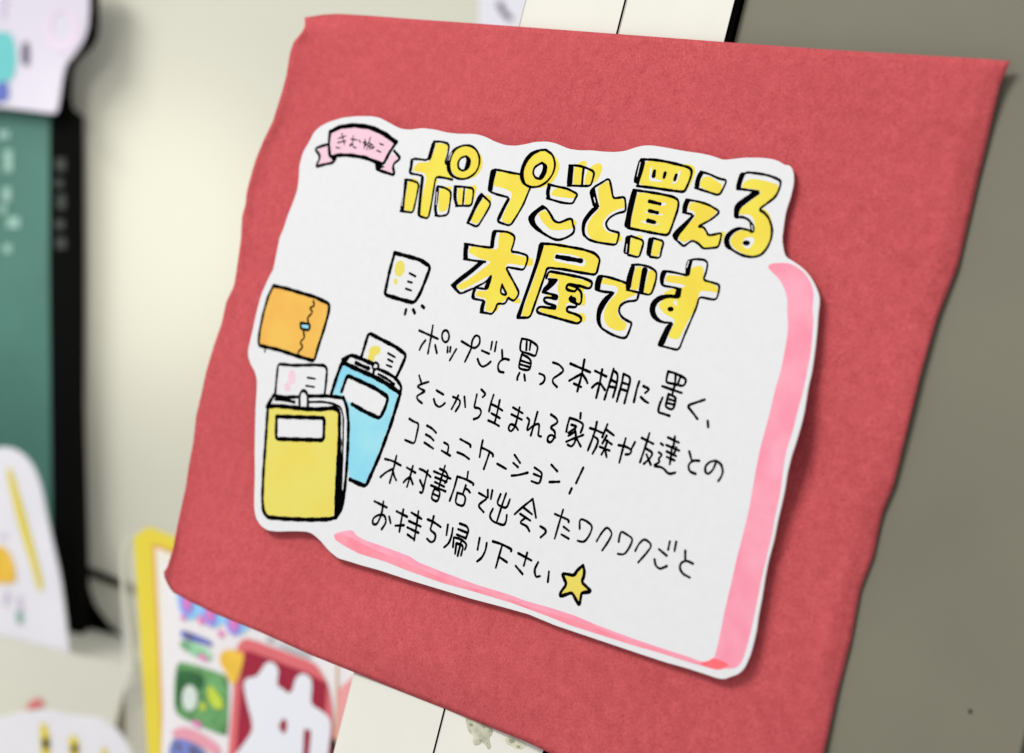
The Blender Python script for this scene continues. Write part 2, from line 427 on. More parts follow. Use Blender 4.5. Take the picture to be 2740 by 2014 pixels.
pflat("amber_badge", [Z([(530, 700), (620, 660), (760, 700), (750, 790), (690, 980), (640, 1010), (590, 900), (520, 790)])], e - 0.0010, amber_m, pb, 2)
k = MB()
kan = Z([(960, 800), (1010, 780), (1060, 810), (1090, 870), (1075, 960), (1080, 1020), (1130, 1040), (1180, 1090), (1220, 1060), (1240, 960), (1280, 905), (1330, 895), (1390, 930), (1410, 1000), (1390, 1190), (1480, 1240), (1560, 1300), (1590, 1370), (1580, 1500), (1550, 1700), (1530, 2000), (1500, 2200), (640, 2200), (650, 1700), (760, 1560), (840, 1440), (830, 1330), (790, 1200), (750, 1000), (780, 940), (860, 930), (900, 900)])
k.poly(chaikin(plane_far(kan, e - 0.0012, TL), 2, True, 0.006),
       [chaikin(plane_far(Z(h), e - 0.0012, TL), 1, True) for h in ([(1090, 1390), (1130, 1320), (1170, 1350), (1165, 1430), (1140, 1480), (1100, 1430)], [(1330, 1420), (1400, 1440), (1380, 1650), (1350, 1900), (1300, 1900), (1320, 1650)])])
child(k.build("title_character", mat("white_print", (0.80, 0.81, 0.87), 0.5)), pb)
pflat("side_stripe", [Z([(1640, 1060), (1830, 900), (1700, 1400), (1640, 1700), (1600, 1700)])], e - 0.0002, mat("salmon_print", (0.85, 0.35, 0.36), 0.5), pb, 0)
pflat("side_line", [Z([(1632, 800), (1650, 800), (1650, 1700), (1625, 1700)])], e - 0.0005, mat("gold_line", (0.70, 0.50, 0.32), 0.5), pb, 0)
pflat("side_mark", [Z([(1590, 1490), (1640, 1540), (1640, 1700), (1580, 1700)])], e - 0.0007, dblack_m, pb)
pflat("header_mark", [Z([(960, 540), (1060, 570), (1050, 610), (970, 590)]), Z([(1080, 600), (1400, 720), (1400, 760), (1080, 640)])], e - 0.0003, mat("ash_print", (0.42, 0.43, 0.46), 0.6), pb)
pflat("pink_band", [Z([(70, 1440), (200, 1400), (380, 1480), (540, 1600), (520, 1700), (300, 1560), (80, 1500)])], e - 0.0002, mat("rose_print", (0.75, 0.32, 0.40), 0.6, 0.2, 60), pb)
pflat("blue_band", [Z([(50, 1520), (200, 1520), (330, 1590), (420, 1680), (420, 1900), (30, 1900)])], e - 0.0004, mat("dull_blue_print", (0.16, 0.20, 0.50), 0.6, 0.3, 60), pb)

# ------------------------------------------------------------------ white grooved upright and olive side panel (in the sign's plane)
PY = 0.0022
xl = 0.5 * (at(1390, 34, PY).x + at(930, 1909, PY).x)
xg = 0.5 * (at(1657, 44, PY).x + at(1180, 1956, PY).x)
xr = at(1948, 55, PY).x
xe = at(1966, 55, PY).x
TOPZ, BOTZ = 0.30, -0.32
up = empty("grooved_upright", (xl, PY, BOTZ))
tag(up, "cream white grooved upright board that the red sheet is fixed to", "post")
GW = 0.0016
def upbox(name, x0, x1, y0, y1, m):
    k = MB(); k.box(Vector((x0, y0, BOTZ)), Vector((x1 - x0, 0, 0)), UP * (TOPZ - BOTZ), Vector((0, y1 - y0, 0)))
    o = child(k.build(name, m), up); bevel(o, 0.0004, 2); return o
upbox("board", xl, xg - GW / 2, PY, PY + 0.018, post_m)
upbox("board", xg + GW / 2, xr, PY, PY + 0.018, post_m)
upbox("groove", xg - GW / 2, xg + GW / 2, PY + 0.00035, PY + 0.016, black_m)
# torn paper and glue left on the board below the sheet
res_m = mat("glue_residue", (0.50, 0.49, 0.37), 0.8, 0.3, 300, detail=6); res2_m = mat("glue_stain", (0.30, 0.30, 0.24), 0.8, 0.4, 400, detail=6)
def uflat(name, pts, m, lift):
    k = MB(); k.poly(chaikin([at(*T['L'](p), PY - lift) for p in pts], 1, True)); return child(k.build(name, m), up)
uflat("glue_residue", [(1725,1060),(1770,1075),(1880,1125),(1870,1160),(1855,1170),(1862,1200),(1868,1225),(1852,1238),(1838,1215),(1820,1195),(1800,1210),(1775,1215),(1765,1190),(1772,1165),(1745,1140),(1735,1110)], res_m, 1e-4)
uflat("glue_residue", [(1945,1175),(1980,1165),(2060,1210),(2040,1235),(2000,1232),(1975,1215),(1950,1205)], res_m, 1e-4)
k = MB()
for q in ([(1815,1105),(1835,1108),(1830,1125)],[(1860,1125),(1880,1130),(1870,1145),(1850,1140)],[(1745,1090),(1765,1092),(1770,1108),(1750,1108)],[(1962,1180),(1990,1180),(2000,1195),(1975,1205)],[(1800,1185),(1815,1180),(1818,1192)],[(2000,1215),(2030,1218),(2020,1230)],[(1840,1200),(1850,1198),(1852,1212)]):
    k.poly(chaikin([at(*T['L'](p), PY - 1.6e-4) for p in q], 1, True))
child(k.build("glue_stain", res2_m), up)

pn = empty("side_panel", (xe, PY + 0.004, BOTZ))
tag(pn, "olive grey flat side panel, right of the white upright and red sheet", "panel")
xend = at(2752, 1900, PY + 0.003).x
k = MB(); k.box(Vector((xe, PY + 0.003, BOTZ)), Vector((xend - xe, 0, 0)), UP * (TOPZ - BOTZ), Vector((0, 0.02, 0)))
o = child(k.build("panel_board", panel_m), pn); bevel(o, 0.0005, 2)
k = MB(); k.box(Vector((xr + 0.0001, PY + 0.0006, BOTZ)), Vector((xe - xr - 0.0002, 0, 0)), UP * (TOPZ - BOTZ), Vector((0, 0.004, 0)))
child(k.build("dark_gap", black_m), pn)
k = MB(); k.box(Vector((xend + 0.0004, PY + 0.012, BOTZ)), Vector((0.03, 0, 0)), UP * (TOPZ - BOTZ), Vector((0, 0.01, 0)))
child(k.build("dark_edge", black_m), pn)
for (x, y, r) in ((2596, 1903, 5),):
    k = MB(); k.poly([at(*p, PY + 0.0028) for p in oval(x, y, r, r * 1.1, 10)])
    child(k.build("speck", black_m), pn)

# ------------------------------------------------------------------ red construction paper sheet
TOPE = [(815,46),(836,43),(862,39),(900,36),(1000,42),(1100,50),(1300,64),(1646,90),(1940,112),(2197,131),(2400,143),(2517,150),(2620,156),(2703,163)]
RIGHTE = [(2703,163),(2677,224),(2665,275),(2652,333),(2636,402),(2620,467),(2596,573),(2562,715),(2511,841),(2487,920),(2464,1000),(2422,1172),(2391,1300),(2361,1374),(2336,1491),(2302,1577),(2275,1724),(2241,1853),(2207,2006),(2123,2328)]
LEFTE = [(815,46),(817,68),(807,87),(786,111),(776,140),(766,203),(754,247),(730,324),(706,373),(686,421),(674,460),(660,513),(657,547),(648,576),(644,644),(633,722),(626,765),(605,808),(593,865),(571,928),(551,996),(539,1053),(525,1110),(517,1183),(505,1246),(497,1303),(477,1394),(465,1462),(448,1517),(438,1530)]
BOTE = [(438,1530),(441,1550),(460,1583),(510,1610),(571,1640),(703,1694),(831,1752),(953,1801),(1061,1845),(1193,1897),(1305,1943),(1413,1987),(2123,2328)]
def param(pts):
    q = [Vector((a, b)) for a, b in pts]; d = [0]
    for a, b in zip(q, q[1:]): d.append(d[-1] + (b - a).length)
    def f(t):
        s = t * d[-1]
        for i in range(1, len(q)):
            if s <= d[i] + 1e-9:
                return q[i - 1].lerp(q[i], (s - d[i - 1]) / (d[i] - d[i - 1]))
        return q[-1]
    return f
fT, fB, fL, fR = param(TOPE), param(BOTE), param(LEFTE), param(RIGHTE)
NU, NV = 120, 120
verts, faces = [], []
for j in range(NV + 1):
    v = j / NV
    for i in range(NU + 1):
        u = i / NU
        p = (fT(u) * (1 - v) + fB(u) * v + fL(v) * (1 - u) + fR(v) * u
             - (fT(0) * (1 - u) * (1 - v) + fT(1) * u * (1 - v) + fB(0) * (1 - u) * v + fB(1) * u * v))
        y = -0.0006 + 0.0004 * math.sin(5 * u + 2.1 * v) + 0.0003 * math.sin(9 * v + 3 * u + 1)
        y += 0.0036 * math.exp(-(((p.x - 2135) / 75) ** 2 + ((p.y - 1235) / 130) ** 2))
        y -= 0.0026 * max(0, (0.02 - u) / 0.02) * (0.6 + 0.4 * math.sin(7 * v))   # left edge folded forward along a crease
        y += 0.0030 * max(0, (0.03 - v) / 0.03) ** 2 * math.exp(-((u - 0.02) / 0.05) ** 2)
        y += 0.0032 * max(0, (v - 0.945) / 0.055) ** 1.4 * math.exp(-((u - 0.42) / 0.16) ** 2)
        y += 0.0030 * max(0, (u - 0.965) / 0.035) ** 1.3 * (0.5 + 0.5 * math.sin(6 * v + 0.6) ** 2)   # right edge bends back
        y += 0.0022 * min(1, max(0, (u - 0.70) / 0.25)) ** 2            # rests back against the side panel
        y -= 0.006 * max(0, u + (1 - v) - 1.9) ** 2 * 30
        verts.append(at(p.x, p.y, min(y, 0.0018 if 0.03 < u < 0.72 else 0.0042)))
for j in range(NV):
    for i in range(NU):
        a = j * (NU + 1) + i
        faces.append((a, a + NU + 1, a + NU + 2, a + 1))
rs = new_obj("red_sheet", verts, faces, M['red'], None, True)
m = rs.modifiers.new("thickness", 'SOLIDIFY'); m.thickness = 0.00035; m.offset = -1
tag(rs, "large red construction paper sheet with curled edges, fixed to the white upright", "paper sheet")

# ------------------------------------------------------------------ the white cut-out card and what is drawn on it
CARD_Y = -0.0036          # front face of the card
def onpaper(t, pts, lift):
    return [at(*T[t](p), CARD_Y - lift) for p in pts]

def ribbon(mb, pts, w):
    """pen stroke of real width w along points of the paper, round ends, slightly uneven"""
    n = len(pts)
    L, Rr = [], []
    ph = random.random() * 9
    acc = 0.0
    for i, p in enumerate(pts):
        a, b = pts[max(0, i - 1)], pts[min(n - 1, i + 1)]
        if i: acc += (p - pts[i - 1]).length
        d = b - a; d.y = 0
        if d.length < 1e-9: d = Vector((1, 0, 0))
        d.normalize()
        nn = Vector((-d.z, 0, d.x))
        ww = w * 0.5 * (1 + 0.10 * math.sin(acc * 900 + ph) + 0.06 * math.sin(acc * 2600 + 2 * ph))
        L.append(p + nn * ww); Rr.append(p - nn * ww)
    mb.fan(L, Rr)
    for e, inn in ((0, min(1, n - 1)), (n - 1, max(0, n - 2))):
        c = pts[e]; r = (L[e] - Rr[e]).length * 0.5
        d = c - pts[inn]; a0 = math.atan2(d.z, d.x)
        arc = [c + Vector((math.cos(a0 + k * math.pi / 8 - math.pi / 2), 0, math.sin(a0 + k * math.pi / 8 - math.pi / 2))) * r for k in range(9)]
        b = len(mb.v); mb.v += arc
        mb.f.append(tuple(range(b + 8, b - 1, -1)))

def dense(pts, step=0.0006):
    o = [pts[0]]
    for a, b in zip(pts, pts[1:]):
        k = max(1, int((b - a).length / step))
        for i in range(1, k + 1): o.append(a.lerp(b, i / k))
    return o

PEN = 1.30
def stroke(mb, t, pts, w, closed=False, lift=4.5e-5):
    s = SCL.get(t, 3.6717)
    if closed: pts = list(pts) + [pts[0]]
    q = chaikin(onpaper(t, pts, lift), 2)
    m = q[len(q) // 2]
    wm = w / s * (m - CAM).dot(FW) / FPX * (PEN if s == 3.6717 else 1.5)
    ribbon(mb, dense(q), wm)

def area_on(mb, t, pts, lift=4.5e-5, holes=(), n=1):
    mb.poly(chaikin(onpaper(t, pts, lift), n, True), [chaikin(onpaper(t, h, lift), n, True) for h in holes])

root = empty("cutout_card")
tag(root, "white cut-out card with yellow headline and black handwriting, mounted on the red paper sheet", "card")

EDGE = [("A", [(300,1570),(335,1400),(360,1270),(400,1180),(440,1050),(490,930),(535,800),(550,680),(555,560),(590,430),(650,330),(700,230),(760,175),(850,130),(980,90),(1120,75),(1260,75),(1340,90),(1420,130),(1500,175),(1560,200),(1640,208),(1760,192),(1880,205),(2000,235),(2110,248)]),
        ("B", [(960,65),(1020,70),(1100,95),(1200,145),(1300,178),(1400,182),(1500,165),(1580,145),(1700,140),(1780,155)]),
        ("C", [(80,65),(180,80),(300,80),(420,93),(540,97),(640,85),(740,50),(820,32),(900,32),(1020,50),(1200,85),(1380,110),(1490,135),(1600,175),(1700,165),(1800,152),(1960,152),(2080,165),(2150,190),(2203,225)]),
        ("O", [(2114,442),(2123,460),(2124,488),(2116,524),(2102,567),(2097,600),(2092,640)]),
        ("E", [(1455,70),(1475,135),(1560,185),(1650,250),(1720,330),(1770,420),(1808,520),(1808,600),(1795,700),(1785,850),(1770,1000),(1750,1150),(1730,1280),(1700,1400),(1680,1530)]),
        ("X", [(1880,0),(1850,130),(1800,300),(1750,450),(1710,620),(1690,760),(1660,900),(1620,1070)]),
        ("F", [(1360,170),(1310,350),(1280,500),(1240,750),(1210,900),(1190,1050),(1160,1180),(1130,1290),(1100,1360),(1065,1430),(1010,1480),(940,1505),(870,1530),(800,1520),(700,1485),(500,1420),(300,1365),(100,1300)]),
        ("O", [(1486,1673),(1414,1643),(1346,1624),(1255,1600),(1176,1576),(1096,1552),(1017,1526),(960,1510),(938,1503),(904,1493),(880,1473),(855,1444),(835,1427)]),
        ("J", [(620,1622),(500,1618),(330,1622),(240,1610),(170,1560),(125,1480),(110,1380),(112,1250),(118,1050),(115,850),(120,600),(125,400),(135,250),(138,160)]),
        ("K", [(135,1290),(115,1220),(75,1150),(52,1080),(52,1010),(70,930),(100,800),(125,680),(150,580),(180,470),(215,390),(250,310),(300,220)])]
outline = [at(*T[t](p), CARD_Y) for t, ps in EDGE for p in ps]
outline = chaikin(outline, 1, True)
mb = MB(); mb.prism(outline, Vector((0, 0.0005, 0)))
mb.build("card_sheet", M['card'], root)
# foam pads between card and red sheet
for (px, py) in ((930, 900), (930, 1280), (1480, 620), (1480, 1380), (1850, 1100)):
    c = at(px, py, CARD_Y + 0.0006); mb = MB()
    mb.box(c + Vector((-0.009, 0, -0.009)), Vector((0.018, 0, 0)), Vector((0, 0, 0.018)), Vector((0, 0.0025, 0)))
    mb.build("foam_pad", M['card'], root)

# ---- pink marker border along the right and lower edge
mb = MB()
right = ([T['E'](p) for p in [(1300,240),(1320,205),(1400,195),(1510,195),(1600,240),(1680,310),(1730,400),(1755,500),(1740,650),(1750,750),(1740,900),(1720,1100),(1690,1250),(1650,1450)]]
         + [T['X'](p) for p in [(1815,0),(1760,220),(1700,400),(1670,600),(1640,830),(1590,1050)]]
         + [T['F'](p) for p in [(1340,130),(1310,250),(1250,500),(1200,750),(1150,1000),(1100,1200),(1060,1330),(1010,1410),(940,1430),(870,1425),(760,1360),(790,1270),(820,1150),(880,850),(930,640),(1000,330),(1085,0)]]
         + [T['X'](p) for p in [(1340,950),(1400,600),(1450,350),(1545,0)]]
         + [T['E'](p) for p in [(1370,1450),(1430,1250),(1470,1050),(1495,900),(1500,800),(1490,680),(1495,560),(1470,460),(1420,360),(1340,280)]])
mb.poly(chaikin([at(*p, CARD_Y - 1.5e-5) for p in right], 1, True))
mb.build("marker_border", M['pink'], root)
mb = MB()
low = ([T['L'](p) for p in [(1005,60),(1050,45),(1110,35),(1130,65)]]
       + [T['G'](p) for p in [(60,765),(300,850),(600,960),(700,1030),(1000,1150),(1400,1300),(1800,1420)]]
       + [T['H'](p) for p in [(0,1345),(300,1430),(600,1525),(870,1640)]]
       + [T['F'](p) for p in [(0,1140),(300,1240),(550,1320),(650,1360),(720,1350),(770,1310),(860,1345),(940,1385),(920,1420),(870,1430),(810,1445),(630,1395),(450,1340),(200,1260),(0,1205)]]
       + [T['H'](p) for p in [(560,1645),(300,1540)]]
       + [T['G'](p) for p in [(1800,1510),(1400,1390),(1000,1280),(600,1140),(300,1020),(0,930)]]
       + [T['L'](p) for p in [(1060,120),(1015,90)]])
mb.poly(chaikin([at(*p, CARD_Y - 2.6e-5) for p in low], 1, True))
o = mb.build("marker_border", M['pink'], root)
mb = MB()
low2 = ([T['L'](p) for p in [(1012,72),(1050,62),(1100,75)]]
        + [T['G'](p) for p in [(120,850),(300,930),(600,1060),(1000,1225),(1400,1350),(1800,1470)]]
        + [T['H'](p) for p in [(0,1405),(300,1490),(600,1585),(800,1652)]]
        + [T['F'](p) for p in [(0,1172),(300,1262),(550,1345),(650,1375),(760,1345),(860,1360),(940,1395),(900,1420),(810,1440),(630,1390),(450,1336),(200,1257),(0,1203)]]
        + [T['H'](p) for p in [(560,1643),(300,1537)]]
        + [T['G'](p) for p in [(1800,1507),(1400,1387),(1000,1277),(600,1137),(300,1017),(0,927)]]
        + [T['L'](p) for p in [(1060,118),(1018,90)]])
mb.poly(chaikin([at(*p, CARD_Y - 3.1e-5) for p in low2], 1, True))
mb.build("marker_overlap", M['rose'], o)
mb = MB(); area_on(mb, 'F', [(625,1372),(720,1355),(770,1322),(860,1352),(925,1392),(870,1418),(800,1436),(700,1410)], 3.6e-5)
mb.build("ink_blot", marker_mat("red_marker", (0.88, 0.14, 0.16), (0.85, 0.09, 0.11), 200), o)

# ---- headline letters: marker fill, pen outline, heavy left-hand shade
PEN = 1.14
def letter(fills, shades, lines, holes_white=()):
    ink = MB()
    for t, p in shades: area_on(ink, t, p, 4.5e-5, n=1)
    for t, p, w in lines: stroke(ink, t, p, w)
    o = ink.build("title_letter", M['ink'], root)
    fill = MB()
    for i, f in enumerate(fills):
        area_on(fill, f[0], f[1], 1.2e-5 + 0.5e-5 * (i % 4), f[2] if len(f) > 2 else ())
    fill.build("marker_fill", M['yellow'], o)
    if holes_white:
        wmb = MB()
        for t, p in holes_white: area_on(wmb, t, p, 3.4e-5)
        wmb.build("bare_paper", M['card'], o)
    return o
W = 22
# po
letter([('B',[(615,150),(735,175),(715,260),(690,350),(722,370),(740,450),(775,510),(700,490),(615,490),(635,540),(600,560),(580,700),(535,890),(455,875),(470,700),(520,500),(500,450),(390,430),(385,410),(430,350),(550,340),(590,250)]),
        ('B',[(340,530),(375,500),(430,510),(440,560),(415,690),(380,825),(298,820),(310,690)]),
        ('B',[(650,605),(720,580),(770,580),(755,640),(740,740),(720,820),(640,835),(635,720)]),
        ('B', oval(905,345,165,168), [oval(888,356,58,76)])],
       [('B',[(575,138),(612,150),(560,325),(520,325)]),('B',[(362,303),(392,312),(374,440),(345,445)]),
        ('B',[(465,475),(497,480),(480,620),(465,760),(457,885),(425,870),(440,700)]),
        ('B',[(300,515),(335,525),(310,680),(297,828),(256,822),(275,700)]),
        ('B',[(610,578),(645,590),(632,720),(617,800),(632,872),(600,865),(588,800),(600,690)]),
        ('B',[(870,172),(790,200),(740,270),(712,350),(718,430),(760,490),(800,505),(760,430),(752,360),(768,290),(805,225),(870,190)]),
        ('B',[(900,285),(948,320),(945,370),(920,415),(880,430),(900,370),(910,320)])],
       [('B',[(590,145),(560,235),(530,325),(450,314),(378,308),(350,435),(362,455),(430,465),(485,480),(455,680),(440,872),(535,900),(560,790),(585,640),(605,505),(625,487),(700,498),(772,515)],W),
        ('B',[(590,142),(665,140),(742,165),(728,270),(700,345),(726,368)],W),
        ('B',[(305,515),(370,520),(445,550),(420,690),(385,840),(330,832),(262,822)],W),
        ('B',[(625,582),(690,590),(762,632),(750,740),(730,860),(650,875),(605,865)],W),
        ('B',[(760,280),(800,215),(870,178),(950,178),(1010,220),(1042,300),(1035,380),(1000,450),(930,500),(860,512),(790,492),(745,430),(735,350),(760,280)],W),
        ('B',[(905,285),(945,310),(945,365),(920,410),(870,430),(830,400),(828,345),(855,300),(905,285)],W)])
# small tsu
letter([('B',[(822,600),(880,600),(868,765),(825,760)]),('B',[(905,600),(985,565),(1017,575),(995,690),(955,765),(890,765)]),
        ('B',[(1080,690),(1110,662),(1155,685),(1150,745),(1080,860),(1020,955),(950,925),(1010,800)])],
       [('B',[(785,578),(822,585),(812,690),(832,777),(800,772),(778,690)]),('B',[(1050,648),(1078,685),(1010,790),(945,937),(908,935),(970,800),(1020,680)])],
       [('B',[(795,582),(880,585),(982,600),(975,690),(960,772),(880,772),(808,772)],W),('B',[(890,592),(882,680),(875,768)],W),
        ('B',[(1055,655),(1155,747),(1100,850),(1018,982),(918,937)],W)])
# pu
letter([('B',[(1215,430),(1330,445),(1440,470),(1480,560),(1530,590),(1490,700),(1420,830),(1340,955),(1250,920),(1290,820),(1350,700),(1360,640),(1280,600),(1172,575),(1190,500)]),
        ('B',[(1620,228),(1700,232),(1790,285),(1832,380),(1800,480),(1740,560),(1640,600),(1550,590),(1480,555),(1450,470),(1470,380),(1540,270)],[oval(1630,432,64,80)])],
       [('B',[(1150,408),(1212,420),(1182,520),(1165,637),(1115,632),(1130,520)]),('B',[(1315,690),(1345,700),(1290,800),(1240,915),(1208,915),(1215,880),(1270,770)]),
        ('B',[(1620,226),(1540,243),(1480,310),(1443,400),(1430,490),(1460,562),(1505,578),(1475,500),(1475,420),(1510,340),(1570,270),(1640,238)]),
        ('B',[(1655,350),(1702,385),(1690,460),(1645,515),(1615,497),(1650,440),(1662,390)])],
       [('B',[(1440,462),(1350,447),(1240,422),(1165,415),(1145,510),(1128,625),(1200,657),(1335,692),(1280,780),(1215,900),(1225,932),(1340,970),(1400,880),(1470,760),(1510,660),(1540,590)],W),
        ('B',[(1690,222),(1760,270),(1785,370),(1760,460),(1700,540),(1620,585),(1540,590),(1480,560),(1442,480),(1452,400),(1490,310),(1550,250),(1620,225),(1690,222)],W),
        ('B',[(1650,350),(1700,380),(1690,450),(1650,510),(1590,500),(1562,450),(1580,390),(1650,350)],W)])
# go
letter([('B',[(1970,390),(2020,345),(2065,325),(2095,345),(2088,380),(2050,400),(2040,565),(1955,565)]),
        ('C',[(270,270),(330,215),(390,205),(412,240),(400,300),(350,390),(310,400),(295,415),(232,418),(245,330)]),
        ('B',[(1770,610),(1820,590),(1900,605),(2000,650),(2015,680),(1960,700),(1850,690),(1750,670),(1745,650)]),
        ('B',[(1640,830),(1690,815),(1740,870),(1775,930),(1830,950),(1930,905),(1995,920),(1988,970),(1940,1000),(1800,1015),(1720,1000),(1650,920),(1615,850)])],
       [('B',[(1913,372),(1967,375),(1957,470),(1950,577),(1893,572),(1903,470)]),('B',[(1708,558),(1745,570),(1727,640),(1737,702),(1700,697),(1688,640)]),
        ('B',[(1655,768),(1690,800),(1625,830),(1578,890),(1592,950),(1680,1040),(1760,1092),(1700,1065),(1600,1022),(1540,962),(1508,890),(1560,828)])],
       [('B',[(1920,375),(2000,375),(2080,395),(2170,437),(2150,520),(2130,577),(2040,577),(1905,572)],W),('B',[(2062,400),(2052,490),(2045,575)],26),
        ('B',[(1715,560),(1790,580),(1900,602),(2005,657),(1980,700),(1955,752),(1850,742),(1700,697)],W),
        ('B',[(1655,775),(1700,800),(1740,860),(1770,920),(1820,940),(1870,920),(1920,898),(1950,905),(1957,960),(1972,990),(1963,1040),(1900,1082),(1820,1110),(1760,1097),(1680,1052),(1590,992),(1540,942),(1525,890),(1580,830),(1655,775)],24)])
# to
letter([('C',[(370,440),(440,390),(475,380),(490,470),(512,560),(620,555),(637,640),(560,660),(480,700),(430,760),(405,810),(440,870),(480,890),(570,900),(605,930),(600,975),(540,992),(400,985),(300,950),(260,890),(265,800),(320,720),(390,640),(385,600),(365,520)])],
       [('C',[(335,428),(342,480),(370,600),(387,640),(318,642),(298,560),(278,480)]),('C',[(318,635),(388,635),(300,720),(250,790),(235,860),(248,942),(215,922),(203,850),(213,770),(260,700)])],
       [('C',[(335,640),(318,560),(295,475),(330,440),(400,400),(477,350),(500,450),(515,552),(570,546),(630,536),(640,620),(637,682),(560,695),(480,740),(440,800),(470,862),(540,880),(577,890),(562,960),(545,1010),(460,1000),(340,980),(260,950),(215,880),(225,790),(270,720),(340,645)],W)])
# kau kanji
letter([('C',[(840,185),(960,185),(1150,215),(1250,215),(1315,235),(1328,300),(1285,400),(1240,475),(1100,465),(900,437),(772,418),(800,300)]),
        ('C',[(755,495),(900,505),(1100,545),(1175,570),(1150,680),(1065,905),(900,887),(685,850),(700,740),(730,600)]),
        ('C',[(695,940),(760,912),(800,915),(805,970),(765,1125),(670,1095),(680,1010)]),('C',[(925,955),(1000,975),(960,1127),(886,1112),(905,1020)])],
       [('C',[(773,160),(837,175),(812,280),(772,400),(770,435),(740,405),(713,392),(735,290)]),('C',[(703,462),(757,475),(722,620),(692,760),(685,855),(618,832),(640,740),(660,620)]),
        ('C',[(638,920),(692,913),(682,1000),(672,1110),(611,1092),(628,1000)]),('C',[(863,933),(920,940),(897,1040),(885,1132),(838,1108),(850,1010)])],
       [('C',[(790,170),(900,170),(1020,187),(1150,217),(1270,250),(1292,292),(1270,370),(1240,440),(1215,490),(1100,477),(900,447),(748,430)],26),
        ('C',[(922,285),(914,330)],40),('C',[(1026,305),(1016,345)],36),('C',[(1135,325),(1122,368)],34),
        ('C',[(715,470),(850,487),(1000,512),(1110,537),(1160,572),(1155,650),(1110,780),(1060,917),(950,900),(800,870),(660,842)],25),
        ('C',[(872,580),(978,607)],32),('C',[(870,674),(952,694)],34),('C',[(857,770),(925,788)],36),
        ('C',[(690,922),(820,967),(795,1060),(770,1135),(665,1107)],W),('C',[(905,942),(1017,972),(990,1060),(977,1142),(880,1125)],W)],
       [('C',[(885,240),(900,245),(890,350),(1000,378),(995,392),(868,384),(872,300)]),('C',[(1160,280),(1188,285),(1135,412),(1085,402),(1140,370)]),
        ('C',[(985,590),(1045,600),(1020,628),(940,622)]),('C',[(810,680),(860,680),(860,700),(960,706),(1010,706),(1000,722),(900,712)]),('C',[(780,772),(840,772),(850,800),(985,800),(940,818),(800,792)])])
# e
letter([('C',[(1398,345),(1460,332),(1595,420),(1560,512),(1460,482),(1362,435),(1380,370)]),
        ('C',[(1280,590),(1360,595),(1460,625),(1542,680),(1480,745),(1340,832),(1400,845),(1440,920),(1555,895),(1600,868),(1622,900),(1560,1020),(1400,1037),(1340,970),(1270,955),(1215,990),(1145,940),(1220,850),(1330,720),(1310,680),(1255,660),(1260,620)])],
       [('C',[(1360,282),(1412,300),(1370,370),(1362,455),(1313,442),(1323,370)]),('C',[(1228,553),(1282,565),(1250,620),(1237,705),(1193,692),(1198,620)]),
        ('C',[(1290,718),(1325,712),(1250,812),(1160,922),(1150,965),(1097,932),(1098,900),(1180,818)])],
       [('C',[(1375,290),(1460,312),(1560,360),(1632,372),(1610,430),(1560,525),(1450,490),(1320,447)],W),
        ('C',[(1235,563),(1350,582),(1450,612),(1552,672),(1552,700),(1480,760),(1345,832),(1400,830),(1430,870),(1450,917),(1520,905),(1582,890),(1570,960),(1550,1032),(1480,1040),(1400,1047),(1360,1000),(1300,965),(1260,985),(1210,1027),(1160,980),(1110,940),(1110,900),(1190,820),(1310,712),(1200,690)],W)])
# ru
letter([('C',[(1800,395),(1850,365),(1920,360),(2050,390),(2150,420),(2110,535),(1955,645),(2030,670),(2075,760),(2085,870),(2050,990),(1980,1095),(1880,1122),(1760,1082),(1680,1022),(1662,960),(1720,880),(1800,862),(1890,892),(1912,830),(1890,740),(1850,708),(1748,712),(1760,660),(1860,580),(1985,490),(1900,460),(1775,450)],
         [[(1800,950),(1830,935),(1890,930),(1907,970),(1872,1030),(1835,1052),(1780,1012)]])],
       [('C',[(1765,295),(1822,298),(1787,380),(1767,463),(1718,452),(1738,370)]),('C',[(1885,478),(1978,493),(1850,582),(1762,652),(1745,743),(1698,743),(1708,630),(1800,560)]),
        ('C',[(1740,838),(1800,850),(1710,882),(1655,950),(1665,1010),(1712,1075),(1620,1043),(1598,970),(1623,900),(1680,858)]),
        ('C',[(1850,760),(1890,790),(1907,885),(1868,880),(1858,820)]), ('C', oval(1825,990,36,26))],
       [('C',[(1735,457),(1760,370),(1815,295),(1900,302),(2020,320),(2110,350),(2167,382),(2150,460),(2110,540),(2030,600),(1945,662),(2000,690),(2050,750),(2080,850),(2070,950),(2030,1040),(1970,1110),(1880,1132),(1780,1112),(1690,1062),(1630,1010),(1620,940),(1660,880),(1740,842),(1840,860),(1892,887),(1895,830),(1850,760),(1780,732),(1715,742),(1710,680),(1720,620),(1800,560),(1900,490),(1960,490),(1900,480),(1830,468),(1735,457)],24)])
